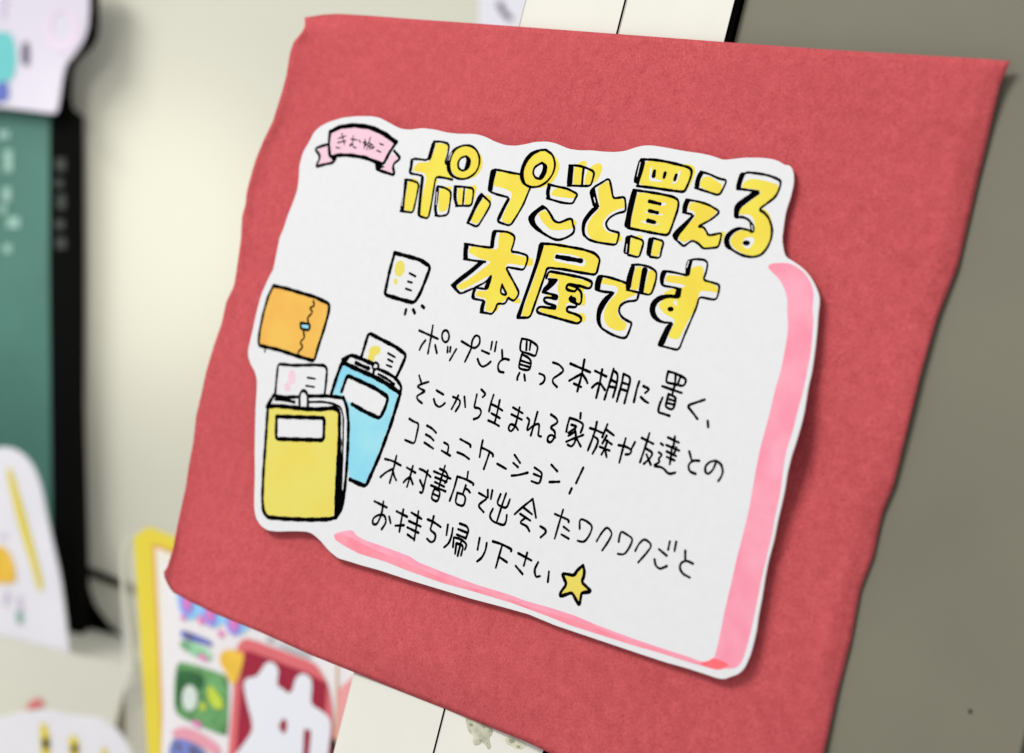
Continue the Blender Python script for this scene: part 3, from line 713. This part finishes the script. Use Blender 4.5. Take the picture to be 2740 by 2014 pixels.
# hon kanji
letter([('M',[(680,160),(725,150),(780,125),(832,200),(805,330),(802,362),(950,395),(1015,408),(1015,482),(930,480),(770,455),(740,490),(800,600),(872,740),(835,800),(890,800),(890,852),(820,845),(765,775),(770,800),(700,842),(655,940),(540,925),(560,805),(447,775),(460,725),(560,730),(605,640),(600,570),(430,660),(310,722),(255,682),(400,600),(560,480),(605,440),(480,405),(376,345),(400,290),(600,315),(670,320)],
         [[(708,690),(688,755),(758,765)]])],
       [('M',[(613,128),(662,140),(637,220),(630,313),(588,307),(598,220)]),('M',[(338,253),(387,270),(372,340),(376,418),(327,418),(328,330)]),
        ('M',[(500,423),(553,435),(430,542),(300,642),(253,682),(312,752),(282,762),(205,665),(280,598),(400,508)]),
        ('M',[(430,700),(462,705),(440,750),(445,803),(403,803),(413,740)]),('M',[(518,820),(552,820),(532,900),(530,943),(487,932),(498,870)]),
        ('M',[(612,560),(592,640),(575,718),(528,702),(560,630),(575,590)])],
       [('M',[(630,137),(700,141),(770,147),(837,187),(825,260),(795,342),(860,346),(960,377),(960,430),(925,522),(860,510),(745,490),(780,560),(830,650),(882,750),(830,827),(790,810),(770,790),(740,857),(660,850),(650,900),(610,957),(560,945),(498,935)],W),
        ('M',[(525,822),(412,800),(428,740),(440,695),(300,757),(258,720),(215,668)],W),('M',[(340,262),(480,287),(600,302)],W),('M',[(335,412),(440,430),(545,442)],W),
        ('M',[(440,695),(550,640),(608,568),(590,640),(568,712),(455,695)],20),('M',[(710,665),(690,752),(760,772),(730,710),(710,665)],W)])
# ya kanji
letter([('M',[(1110,290),(1180,255),(1300,262),(1450,300),(1600,330),(1660,390),(1665,440),(1630,560),(1400,525),(1170,500),(1140,560),(1075,780),(1000,985),(895,972),(960,780),(1040,560)],[[(1230,350),(1400,370),(1535,420),(1520,492),(1350,460),(1212,430)]]),
        ('M',[(1170,550),(1350,580),(1580,640),(1560,695),(1530,690),(1500,745),(1535,770),(1528,880),(1460,860),(1340,840),(1330,930),(1440,945),(1530,945),(1535,1032),(1450,1037),(1300,1000),(1065,925),(1100,890),(1250,910),(1270,760),(1250,700),(1270,610),(1160,590)]),
        ('M',[(1150,770),(1200,755),(1200,790),(1140,785)])],
       [('M',[(1073,250),(1127,265),(1082,420),(1012,620),(932,840),(890,990),(842,993),(900,840),(970,640),(1040,430)]),
        ('M',[(1150,598),(1268,607),(1232,662),(1152,732),(1108,742),(1103,710),(1170,640)]),('M',[(1200,762),(1268,768),(1252,824),(1188,812)]),('M',[(1190,868),(1248,880),(1236,918),(1178,906)]),
        ('M',[(1375,775),(1440,790),(1440,850),(1365,830)])],
       [('M',[(1090,262),(1200,266),(1330,287),(1500,317),(1620,355),(1672,412),(1660,470),(1635,570),(1500,550),(1300,512),(1152,500),(1140,545),(1100,660),(1040,830),(985,990),(860,990)],25),
        ('M',[(1248,390),(1488,432)],42),
        ('M',[(1145,600),(1168,532),(1330,562),(1500,597),(1597,637),(1585,690),(1555,705),(1490,682),(1360,655),(1338,700),(1360,720),(1430,735),(1450,690),(1370,665)],26),
        ('M',[(1440,690),(1492,740),(1490,830),(1470,862),(1440,850),(1390,830),(1368,802),(1390,780)],24),
        ('M',[(1440,855),(1440,890),(1350,880),(1345,930),(1420,950),(1482,980),(1490,1022),(1450,1050),(1350,1022),(1200,980),(1060,942),(1050,910),(1080,880),(1230,900),(1240,872),(1150,850),(1118,820),(1130,790),(1240,800),(1255,775),(1110,737)],25)])
# de
letter([('M',[(1690,600),(1780,610),(1920,660),(2040,760),(1960,790),(1880,840),(1850,890),(1840,950),(1880,1010),(1935,1040),(1922,1110),(1850,1125),(1750,1080),(1708,1010),(1713,920),(1760,830),(1850,740),(1840,680),(1678,655)]),
        ('D',[(740,415),(805,415),(780,560),(755,650),(688,638),(710,520)]),('D',[(870,440),(935,470),(930,580),(895,690),(812,667),(840,560)])],
       [('M',[(1648,566),(1707,580),(1682,650),(1672,728),(1625,718),(1617,660)]),('M',[(1788,735),(1825,740),(1742,840),(1682,950),(1677,1030),(1702,1102),(1650,1072),(1633,980),(1648,880),(1708,790)]),
        ('D',[(688,400),(737,403),(707,520),(687,642),(637,642),(643,540)]),('D',[(803,415),(862,425),(832,560),(812,692),(762,667),(783,540)])],
       [('M',[(1930,652),(1900,637),(1760,592),(1660,575),(1640,640),(1625,705),(1640,720),(1720,737),(1815,742),(1700,830),(1650,920),(1645,1020),(1680,1090),(1780,1152),(1880,1190),(1930,1187),(1960,1120),(1987,1040),(1950,1025),(1890,990),(1855,930),(1870,870),(1930,830),(2037,822),(2050,760),(2060,740)],24),
        ('D',[(700,400),(760,393),(860,410),(942,460),(940,530),(920,610),(885,697),(780,672),(650,642)],W)])
# su
letter([('D',[(1290,415),(1390,405),(1412,450),(1397,545),(1540,605),(1548,675),(1480,660),(1370,650),(1350,720),(1320,830),(1220,1010),(1160,1135),(1048,1110),(1110,990),(1122,930),(1020,880),(955,800),(1000,740),(1120,690),(1000,690),(1060,640),(1120,630),(1232,612),(1200,590),(1025,562),(1040,495),(1260,515)],
         [[(1105,760),(1135,735),(1150,800),(1120,790)]])],
       [('D',[(1250,343),(1302,343),(1282,420),(1267,513),(1223,492),(1228,400)]),('D',[(1010,443),(1052,458),(1020,520),(1010,607),(985,602),(970,540),(983,470)]),
        ('D',[(1138,618),(1192,623),(1177,732),(1108,720),(1130,660)]),
        ('D',[(1165,698),(1165,732),(1050,722),(960,762),(925,830),(945,900),(1000,950),(1112,958),(1050,982),(950,962),(890,912),(868,840),(888,760),(960,698),(1060,683)]),
        ('D',[(1040,985),(1117,958),(1060,1080),(1012,1198),(943,1197),(980,1110)]),('D',oval(1080,832,31,25))],
       [('D',[(1235,500),(1240,420),(1270,347),(1350,340),(1420,350),(1447,382),(1430,470),(1400,547),(1480,567),(1562,592),(1555,660),(1530,742),(1450,730),(1360,710),(1340,800),(1290,920),(1220,1080),(1160,1237),(1080,1217),(975,1190)],W),
        ('D',[(1240,500),(1120,472),(1010,455),(985,540),(1000,602),(1120,620),(1180,640)],W)])

for t, p, w in (('B',[(292,570),(276,770)],9),('B',[(738,320),(765,250)],9),('B',[(622,640),(614,760)],8),('C',[(782,200),(752,335)],8),('C',[(652,1005),(645,1080)],9),('C',[(328,545),(340,590)],10),('D',[(1258,365),(1240,420)],10),('C',[(1878,820),(1888,865)],9),('M',[(1180,515),(1300,535)],6)):
    k = MB(); stroke(k, t, p, w, False, 6e-5); k.build("bare_streak", M['card'], root)
PEN = 1.34
# ---- handwriting, one mesh per line of text
def text_line(strokes):
    k = MB()
    for t, w, lst in strokes:
        for p in lst: stroke(k, t, p, w)
    return k.build("text_line", M['ink'], root)

text_line([('N', 23, [
 [(205,215),(450,325)],[(383,150),(360,300),(318,515)],[(285,345),(240,400),(207,470)],[(412,405),(435,510)],
 oval(549,290,47,78)+[(596,290)],
 [(578,428),(574,500)],[(615,435),(608,492)],[(690,460),(605,605)],
 [(758,355),(890,435)],[(890,440),(850,530),(803,625)],[(890,435),(895,350),(945,272),(1000,300),(998,390),(945,445),(890,440)],
 [(1025,478),(1120,520)],[(970,590),(990,650),(1030,695),(1090,670),(1140,625)],[(1160,365),(1143,465)],[(1217,365),(1196,485)],
 [(1290,470),(1295,580)],[(1380,600),(1320,580),(1255,625),(1233,690),(1250,755),(1310,765)],
 [(1550,325),(1530,400),(1528,490),(1630,515),(1727,557),(1745,500),(1762,430),(1720,385),(1640,335),(1550,322)],[(1615,355),(1608,470)],[(1665,375),(1652,470)],
 [(1550,530),(1530,600),(1508,690),(1530,720),(1642,740),(1668,680),(1672,615),(1630,565),(1550,527)],[(1540,610),(1655,648)],[(1530,660),(1650,695)],
 [(1520,770),(1490,830),(1490,860)],[(1582,795),(1592,870)],
 [(1780,780),(1840,800),(1855,850),(1830,900),(1790,920)],
 [(1960,635),(2040,660),(2108,740),(2030,800),(1955,845),(1955,900),(2010,955)]]),
 ('Q', 23, [
 [(205,320),(435,420)],[(368,275),(340,440),(285,645)],[(335,440),(260,480),(190,520)],[(345,445),(385,500),(405,550)],[(245,555),(330,595)],
 [(495,405),(625,470)],[(578,390),(550,550),(508,720)],[(525,550),(495,565),(460,600)],[(560,555),(610,630)],
 [(712,380),(690,470),(650,600),(605,740)],[(710,400),(765,440),(750,560),(705,715)],[(690,515),(740,540)],[(660,590),(725,600)],
 [(830,440),(810,550),(750,765)],[(830,440),(915,480),(890,600),(840,785)],[(820,545),(880,565)],[(800,620),(865,640)],
 [(1015,530),(985,620),(952,770)],[(1065,585),(1140,620),(1085,665)],[(1035,715),(1080,760),(1120,782)],
 [(1355,412),(1340,480),(1330,542),(1430,560),(1540,590),(1574,505),(1500,462),(1420,427),(1355,412)],[(1445,440),(1437,560)],[(1500,475),(1470,560)],
 [(1285,585),(1515,665)],[(1440,560),(1420,620),(1405,680)],
 [(1360,680),(1340,760),(1322,832),(1412,868),(1437,780),(1447,715),(1360,678)],[(1370,740),(1430,757)],[(1350,785),(1420,802)],
 [(1290,720),(1250,810),(1237,895),(1300,910),(1370,935)],
 [(1785,745),(1680,780),(1578,815),(1640,890),(1700,970)],[(1822,995),(1828,1065)]])])
text_line([('N', 23, [
 [(203,805),(228,890)],[(328,888),(240,915),(172,945),(220,980),(290,1012),(220,1045),(168,1080),(185,1125),(240,1168)],
 [(430,1000),(520,1055)],[(395,1115),(415,1185),(460,1220),(500,1205),(540,1168)],
 [(648,1085),(740,1125),(738,1190),(680,1275)],[(715,1070),(680,1150),(628,1245)],[(797,1085),(808,1220)],
 [(1020,990),(1080,1050),(1035,1090)],[(960,1055),(940,1150),(922,1228),(995,1232),(1022,1290),(980,1360),(920,1378)],
 [(1180,1060),(1140,1180),(1120,1275)],[(1145,1180),(1215,1210),(1295,1265)],[(1150,1300),(1262,1365)],[(1110,1395),(1180,1425),(1250,1468)],[(1260,1130),(1230,1280),(1195,1420)],
 [(1435,1225),(1560,1300)],[(1415,1315),(1550,1385)],[(1520,1225),(1490,1370),(1455,1490),(1405,1545),(1370,1505),(1400,1435),(1470,1470),(1500,1520)],
 [(1755,1285),(1715,1430),(1668,1590)],[(1620,1360),(1655,1390),(1606,1545),(1700,1460),(1780,1430),(1772,1530),(1762,1595),(1800,1605)]]),
 ('R', 22, [[(2090,215),(2155,260),(2172,310),(2075,365),(2135,410),(2138,470),(2090,548),(2045,530),(2055,470),(2100,452),(2138,485)]]),
 ('Q', 22, [
 [(325,905),(320,965)],[(195,960),(170,1040),(155,1120)],[(195,960),(280,985),(358,1030),(345,1080),(325,1130)],[(215,1040),(285,1060),(230,1100),(180,1135)],
 [(255,1080),(272,1180),(250,1265),(210,1300),(172,1275)],[(260,1120),(180,1170)],[(270,1190),(200,1220),(155,1240)],[(355,1160),(280,1190)],[(270,1190),(325,1295)],
 [(515,1010),(500,1090)],[(435,1080),(500,1100),(575,1135)],[(500,1090),(465,1200),(410,1340)],[(470,1170),(535,1215),(515,1290),(465,1380)],[(640,1035),(610,1110),(580,1185)],[(630,1100),(715,1165)],
 [(630,1170),(580,1260)],[(615,1215),(690,1270)],[(550,1300),(665,1345)],[(640,1230),(610,1320),(570,1390)],[(610,1320),(630,1420)],
 [(770,1280),(860,1297),(928,1340),(905,1388),(855,1390)],[(965,1245),(920,1330)],[(855,1200),(820,1330),(780,1485)],
 [(1045,1195),(1180,1265)],[(1135,1140),(1090,1290),(1025,1480)],[(1090,1318),(1178,1370),(1140,1440),(1070,1500)],[(1100,1390),(1150,1510)],
 [(1270,1260),(1295,1280)],[(1355,1190),(1480,1250)],[(1435,1180),(1420,1290)],[(1335,1280),(1485,1345)],[(1400,1300),(1395,1350)],[(1450,1310),(1430,1370)],[(1340,1355),(1450,1410)],[(1340,1420),(1430,1460)],[(1395,1370),(1385,1440),(1375,1505)],
 [(1245,1365),(1288,1395),(1240,1440),(1258,1480),(1175,1528),(1290,1540),(1360,1625),(1440,1605)],
 [(1605,1355),(1630,1450)],[(1720,1465),(1650,1460),(1592,1510),(1605,1590),(1680,1620)]]),
 ('S', 22, [[(2050,430),(2020,510),(1965,565),(1925,545),(1925,470),(1985,415),(2055,405),(2115,450),(2135,530),(2118,590),(2080,645)]])])
text_line([('R', 21, [
 [(420,265),(475,300),(533,320),(510,430),(481,563),(370,515)],
 [(628,345),(690,380),(735,430)],[(615,450),(670,480),(705,520)],[(597,545),(700,615)],
 [(830,545),(886,575),(870,665)],[(800,640),(900,700)],[(1020,505),(1140,570),(1140,595)],[(985,660),(1060,690),(1125,740)],
 [(1285,520),(1265,610),(1248,715)],[(1270,605),(1340,635),(1405,680),(1405,705)],[(1365,660),(1335,750),(1298,855)],[(1455,795),(1560,855)],
 [(1660,690),(1725,785)],[(1645,785),(1700,835)],[(1625,935),(1700,930),(1815,900)],
 [(1895,840),(1985,900),(1975,960),(1950,1035),(1860,1000)],[(1885,915),(1965,948)]]),
 ('S', 23, [[(112,455),(180,530)],[(90,658),(205,655)],[(487,490),(450,570),(403,670)],[(350,735),(325,790)]])])
text_line([('R', 21, [
 [(132,738),(220,760),(318,815)],[(268,700),(240,830),(188,1020)],[(225,855),(150,890),(80,950)],[(225,870),(240,940),(265,990)],
 [(390,840),(490,900)],[(462,820),(430,940),(392,1065)],[(420,955),(380,980),(350,1015)],[(435,965),(460,1035)],[(540,855),(600,880),(670,950)],[(638,875),(610,980),(572,1145),(545,1130)],[(545,990),(580,1070)],
 [(780,855),(855,890),(880,960),(840,1018)],[(840,820),(800,950),(765,1080)],[(710,885),(905,970)],[(725,955),(860,1010)],[(720,1010),(830,1065)],[(675,1050),(845,1120)],
 [(715,1090),(690,1150),(680,1212),(747,1245),(775,1180),(780,1115),(715,1088)],[(700,1150),(765,1180)],
 [(1112,890),(1100,970)],[(985,945),(1080,975),(1180,1030),(1172,1045)],[(985,945),(950,1080),(895,1230)],[(1085,1050),(1050,1155)],[(1075,1085),(1110,1100),(1135,1135)],[(985,1140),(957,1265),(1057,1300),(1085,1205),(1060,1158),(985,1138)],
 [(1240,1140),(1345,1200),(1270,1250),(1228,1290),(1295,1365)],[(1345,1105),(1345,1190)],[(1398,1110),(1380,1210)],
 [(1495,1155),(1446,1272),(1566,1325),(1605,1215)],[(1560,1145),(1510,1290),(1450,1480)],[(1405,1325),(1362,1410),(1400,1475),(1535,1525),(1562,1470),(1568,1400)],
 [(1875,1210),(1760,1300),(1660,1390)],[(1875,1210),(1890,1300),(1912,1430)],[(1770,1315),(1865,1390)],[(1725,1385),(1845,1465)],[(1790,1430),(1713,1490),(1805,1528),(1835,1590)]]),
 ('H', 22, [[(200,475),(262,510),(268,550),(205,605)],
 [(1600,745),(1690,820)],[(1548,865),(1558,935),(1610,982),(1690,945)],[(1728,655),(1708,750)],[(1803,660),(1783,765)],
 [(1910,765),(1910,870)],[(2000,915),(1930,880),(1865,898),(1840,960),(1878,1035),(1965,1080)]]),
 ('S', 20, [[(152,1035),(315,1105),(315,1130)],[(250,985),(215,1100),(150,1325)],[(255,1185),(320,1235)],[(228,1275),(315,1325)],
 [(445,1210),(444,1088),(525,1115),(600,1180),(560,1290),(495,1370),(420,1350)],
 [(645,1355),(700,1260),(768,1182),(832,1260),(790,1350),(710,1465)],
 [(905,1360),(915,1290),(935,1245)],[(955,1248),(1077,1325),(1030,1435),(970,1515),(895,1505)],
 [(1100,1470),(1140,1390),(1208,1322),(1302,1400),(1230,1500),(1135,1605)]])])
text_line([('G', 22, [
 [(185,312),(330,385)],[(290,315),(270,460),(215,585),(163,585),(165,515),(230,470),(305,475),(325,560),(270,640)],[(358,495),(375,570)],
 [(445,430),(570,495)],[(525,410),(500,540),(478,670)],[(430,600),(530,595)],[(620,445),(740,520)],[(703,430),(680,600),(652,770)],[(590,545),(730,610)],[(572,620),(705,685)],[(575,705),(635,750)],
 [(810,525),(880,555),(965,615)],[(883,490),(860,590),(838,650),(908,700),(895,775),(850,800),(805,755)],
 [(1050,590),(1033,710)],[(1108,630),(1095,720),(1060,810),(1005,855)],[(1190,575),(1275,605),(1297,660),(1260,750)],[(1170,640),(1270,680)],[(1155,705),(1255,745)],
 [(1120,740),(1110,850)],[(1120,738),(1200,755),(1276,820),(1250,880)],[(1150,810),(1135,930)],[(1160,810),(1235,835),(1205,950)],[(1205,790),(1165,955)],
 [(1425,745),(1400,880)],[(1508,805),(1495,890),(1450,980),(1395,1020)],[(1580,785),(1680,815),(1805,880),(1795,900)],[(1690,830),(1655,950),(1615,1095)],[(1665,975),(1745,1030)],
 [(1880,925),(2035,1010)],[(1985,920),(1965,1000),(1945,1070)],[(1850,1075),(1930,1170)],[(2115,1030),(2068,1120),(2085,1208),(2135,1195)]]),
 ('H', 22, [[(303,1010),(290,1130)]])])

# ---- star, ribbon, sparkles
star = [(705,935),(722,1000),(716,1060),(688,1135),(750,1190),(802,1247),(720,1255),(685,1263),(675,1340),(660,1407),(620,1340),(575,1253),(500,1282),(433,1302),(440,1250),(512,1160),(480,1090),(458,1033),(530,1040),(597,1058),(640,990)]
k = MB(); stroke(k, 'H', star, 29, True); o = k.build("star_outline", M['ink'], root)
k = MB(); area_on(k, 'H', star, 1.5e-5); k.build("marker_fill", M['lemon'], o)

k = MB()
stroke(k, 'A', [(855,232),(960,182),(1100,167),(1250,187),(1380,245),(1505,335),(1440,430),(1380,550),(1300,522),(1200,482),(1050,458),(930,458),(855,478),(842,350)], 30, True)
stroke(k, 'A', [(855,228),(960,178),(1100,163),(1250,183),(1380,240),(1505,332)], 36)
stroke(k, 'A', [(840,350),(760,372),(705,397),(750,450),(755,490),(712,573),(800,550),(890,530),(915,480),(930,455)], 24)
stroke(k, 'A', [(1485,415),(1550,490),(1470,550),(1490,657),(1400,627),(1310,597),(1310,545)], 24)
area_on(k, 'A', [(1305,540),(1405,572),(1350,590),(1312,606)]); area_on(k, 'A', [(855,470),(930,455),(895,530),(870,500)])
o = k.build("ribbon_outline", M['ink'], root)
k = MB(); area_on(k, 'A', [(855,232),(960,182),(1100,167),(1250,187),(1380,245),(1500,335),(1440,430),(1380,545),(1300,520),(1200,480),(1050,457),(930,457),(855,475),(845,350)], 1.2e-5)
area_on(k, 'A', [(835,360),(735,395),(768,445),(762,500),(735,560),(850,530),(885,500),(845,475)], 1.8e-5)
area_on(k, 'A', [(1460,440),(1535,490),(1455,545),(1478,645),(1350,592),(1400,560)], 1.8e-5)
k.build("ribbon_fill", M['pale_pink'], o)
k = MB()
for p in [[(938,294),(1008,270)],[(930,336),(1012,316)],[(972,246),(984,300),(1000,352)],[(915,380),(950,390)],
          [(1060,300),(1120,308)],[(1085,268),(1078,340),(1052,375),(1050,350),(1080,348),(1085,382),(1112,385)],[(1140,312),(1155,332)],
          [(1200,305),(1190,390)],[(1180,335),(1215,320),(1192,380),(1238,330),(1258,350),(1245,400)],[(1252,285),(1215,405)],[(1235,378),(1260,345),(1280,368),(1255,400),(1292,378)],
          [(1345,345),(1380,358)],[(1315,410),(1355,428)]]:
    stroke(k, 'A', p, 10.5)
k.build("ribbon_lettering", M['soft_ink'], o)

# ---- drawn notebook
bag = [(300,382),(430,410),(560,450),(700,490),(850,560),(842,650),(790,830),(740,980),(700,1122),(560,1082),(350,1012),(152,967),(160,850),(200,650),(250,480)]
k = MB(); stroke(k, 'K', bag, 29, True)
for p in [[(690,530),(705,580),(650,600),(690,640),(630,700),(645,745)],[(595,825),(605,900),(560,930),(590,990),(540,1030),(550,1075)]]: stroke(k, 'K', p, 17)
stroke(k, 'K', [(568,748),(660,757),(650,822),(565,803)], 22, True)
stroke(k, 'K', [(222,985),(215,1030)], 16)
o = k.build("notebook_outline", M['ink'], root)
k = MB(); area_on(k, 'K', bag, 1.2e-5, [[(568,748),(660,757),(650,822),(565,803)]]); k.build("cover_fill", M['orange'], o)
k = MB(); area_on(k, 'K', [(568,748),(660,757),(650,822),(565,803)], 1.2e-5); k.build("clasp", M['blue'], o)

# ---- drawn note card with sparkles
k = MB(); stroke(k, 'K', [(1490,60),(1600,88),(1740,127),(1842,195),(1800,310),(1740,460),(1682,552),(1560,520),(1392,470),(1410,380),(1440,240)], 32, True)
for p in [[(1635,258),(1695,290)],[(1620,340),(1660,352)],[(1600,410),(1655,430)]]: stroke(k, 'K', p, 17)
o = k.build("note_card_outline", M['ink'], root)
k = MB(); area_on(k, 'K', oval(1540,215,50,82,16,0.15), 1.2e-5); area_on(k, 'K', oval(1500,340,20,32), 1.2e-5); k.build("colour_blob", M['lemon'], o)
for p in ([(1602,618),(1592,660)],[(1672,618),(1688,650)],[(1758,580),(1778,598)]):
    k = MB(); stroke(k, 'K', p, 27); k.build("spark_dash", M['ink'], root)

# ---- drawn blue book with a card in it
k = MB()
stroke(k, 'K', [(1535,1430),(1400,1337),(1280,1272),(1100,1192),(975,1132),(920,1280),(868,1445)], 36)
stroke(k, 'J', [(1545,270),(1450,580),(1340,880),(1208,1178),(1120,1145),(1050,1110)], 34)
stroke(k, 'J', [(970,245),(1025,88),(1150,145),(1300,215),(1428,302),(1400,400),(1345,512),(1200,445),(1070,370)], 33)
stroke(k, 'K', [(980,1110),(1060,1062),(1150,1095),(1280,1152)], 32); stroke(k, 'K', [(1110,1140),(1160,1165),(1235,1195)], 30)
stroke(k, 'K', [(1330,1200),(1420,1240),(1500,1290),(1558,1370),(1545,1450)], 28); stroke(k, 'K', [(1330,1250),(1420,1300),(1485,1350)], 22)
stroke(k, 'K', [(1275,1190),(1270,1155),(1300,1132),(1333,1155),(1328,1195),(1295,1205)], 20); stroke(k, 'K', [(1290,1205),(1272,1275)], 26)
area_on(k, 'K', [(965,1112),(1060,1055),(1040,1110),(985,1160)])
stroke(k, 'K', [(1162,1085),(1235,845),(1350,905),(1500,982),(1605,1062),(1560,1170),(1500,1295)], 31)
for p in [[(1425,1045),(1495,1085)],[(1425,1105),(1470,1130)],[(1410,1160),(1460,1180)]]: stroke(k, 'K', p, 17)
o = k.build("blue_book_outline", M['ink'], root)
k = MB(); area_on(k, 'J', [(980,-25),(1100,30),(1280,100),(1400,165),(1528,275),(1430,580),(1320,880),(1205,1165),(1040,1108),(1028,560),(1015,400),(985,312),(880,272),(930,110)], 1.2e-5, [[(1025,95),(1200,175),(1420,305),(1342,505),(1070,375),(1010,320),(958,250)]])
k.build("cover_fill", M['blue'], o)
k = MB(); area_on(k, 'K', [(1240,1000),(1290,968),(1355,985),(1345,1050),(1292,1070),(1290,1130),(1218,1115),(1240,1050)], 1.2e-5); k.build("colour_blob", M['lemon'], o)

# ---- drawn yellow book with a card in it
k = MB()
stroke(k, 'J', [(245,392),(225,700),(200,1050),(190,1300),(200,1422),(240,1482),(400,1497),(650,1507),(850,1502),(915,1480)], 32)
stroke(k, 'J', [(245,395),(330,387),(480,402),(600,417),(750,422),(900,407),(948,442),(947,700),(932,950),(917,1250),(912,1480)], 35)
stroke(k, 'J', [(985,305),(1022,400),(1037,560),(1030,800),(1015,1050),(990,1300),(960,1420),(915,1482)], 32)
stroke(k, 'J', [(900,372),(962,402),(987,500),(984,700),(975,1000),(965,1240)], 17)
area_on(k, 'J', [(945,640),(975,740),(965,800),(975,900),(958,1150),(990,1250),(965,1400),(920,1470),(930,1200),(940,900)])
stroke(k, 'J', [(300,287),(400,302),(540,300)], 27); stroke(k, 'J', [(240,392),(300,287)], 36)
stroke(k, 'J', [(320,322),(430,330),(505,352)], 26); stroke(k, 'J', [(640,292),(820,290),(920,300),(985,312)], 29)
stroke(k, 'J', [(650,350),(780,347),(880,365),(930,387)], 19)
stroke(k, 'J', [(555,402),(555,290),(570,250),(595,235),(625,255),(637,300),(637,402)], 25)
stroke(k, 'J', [(330,492),(800,507),(792,725),(325,712)], 33, True)
stroke(k, 'K', [(315,1462),(330,1300),(345,1150),(500,1165),(700,1160),(800,1165),(827,1200),(815,1350),(800,1462)], 25)
for p in [[(635,1285),(710,1297)],[(620,1365),(700,1377)]]: stroke(k, 'K', p, 16)
o = k.build("yellow_book_outline", M['ink'], root)
k = MB(); area_on(k, 'J', [(245,405),(500,410),(700,428),(920,425),(940,480),(932,700),(917,1000),(905,1250),(895,1475),(700,1495),(400,1487),(235,1462),(200,1380),(205,1100),(225,700)], 1.2e-5, [[(330,492),(800,507),(792,725),(325,712)]])
k.build("cover_fill", M['lemon'], o)
k = MB(); area_on(k, 'K', oval(482,1280,38,72), 1.2e-5); area_on(k, 'K', oval(438,1375,32,45), 1.2e-5 + 5e-6); k.build("colour_blob", M['blush'], o)
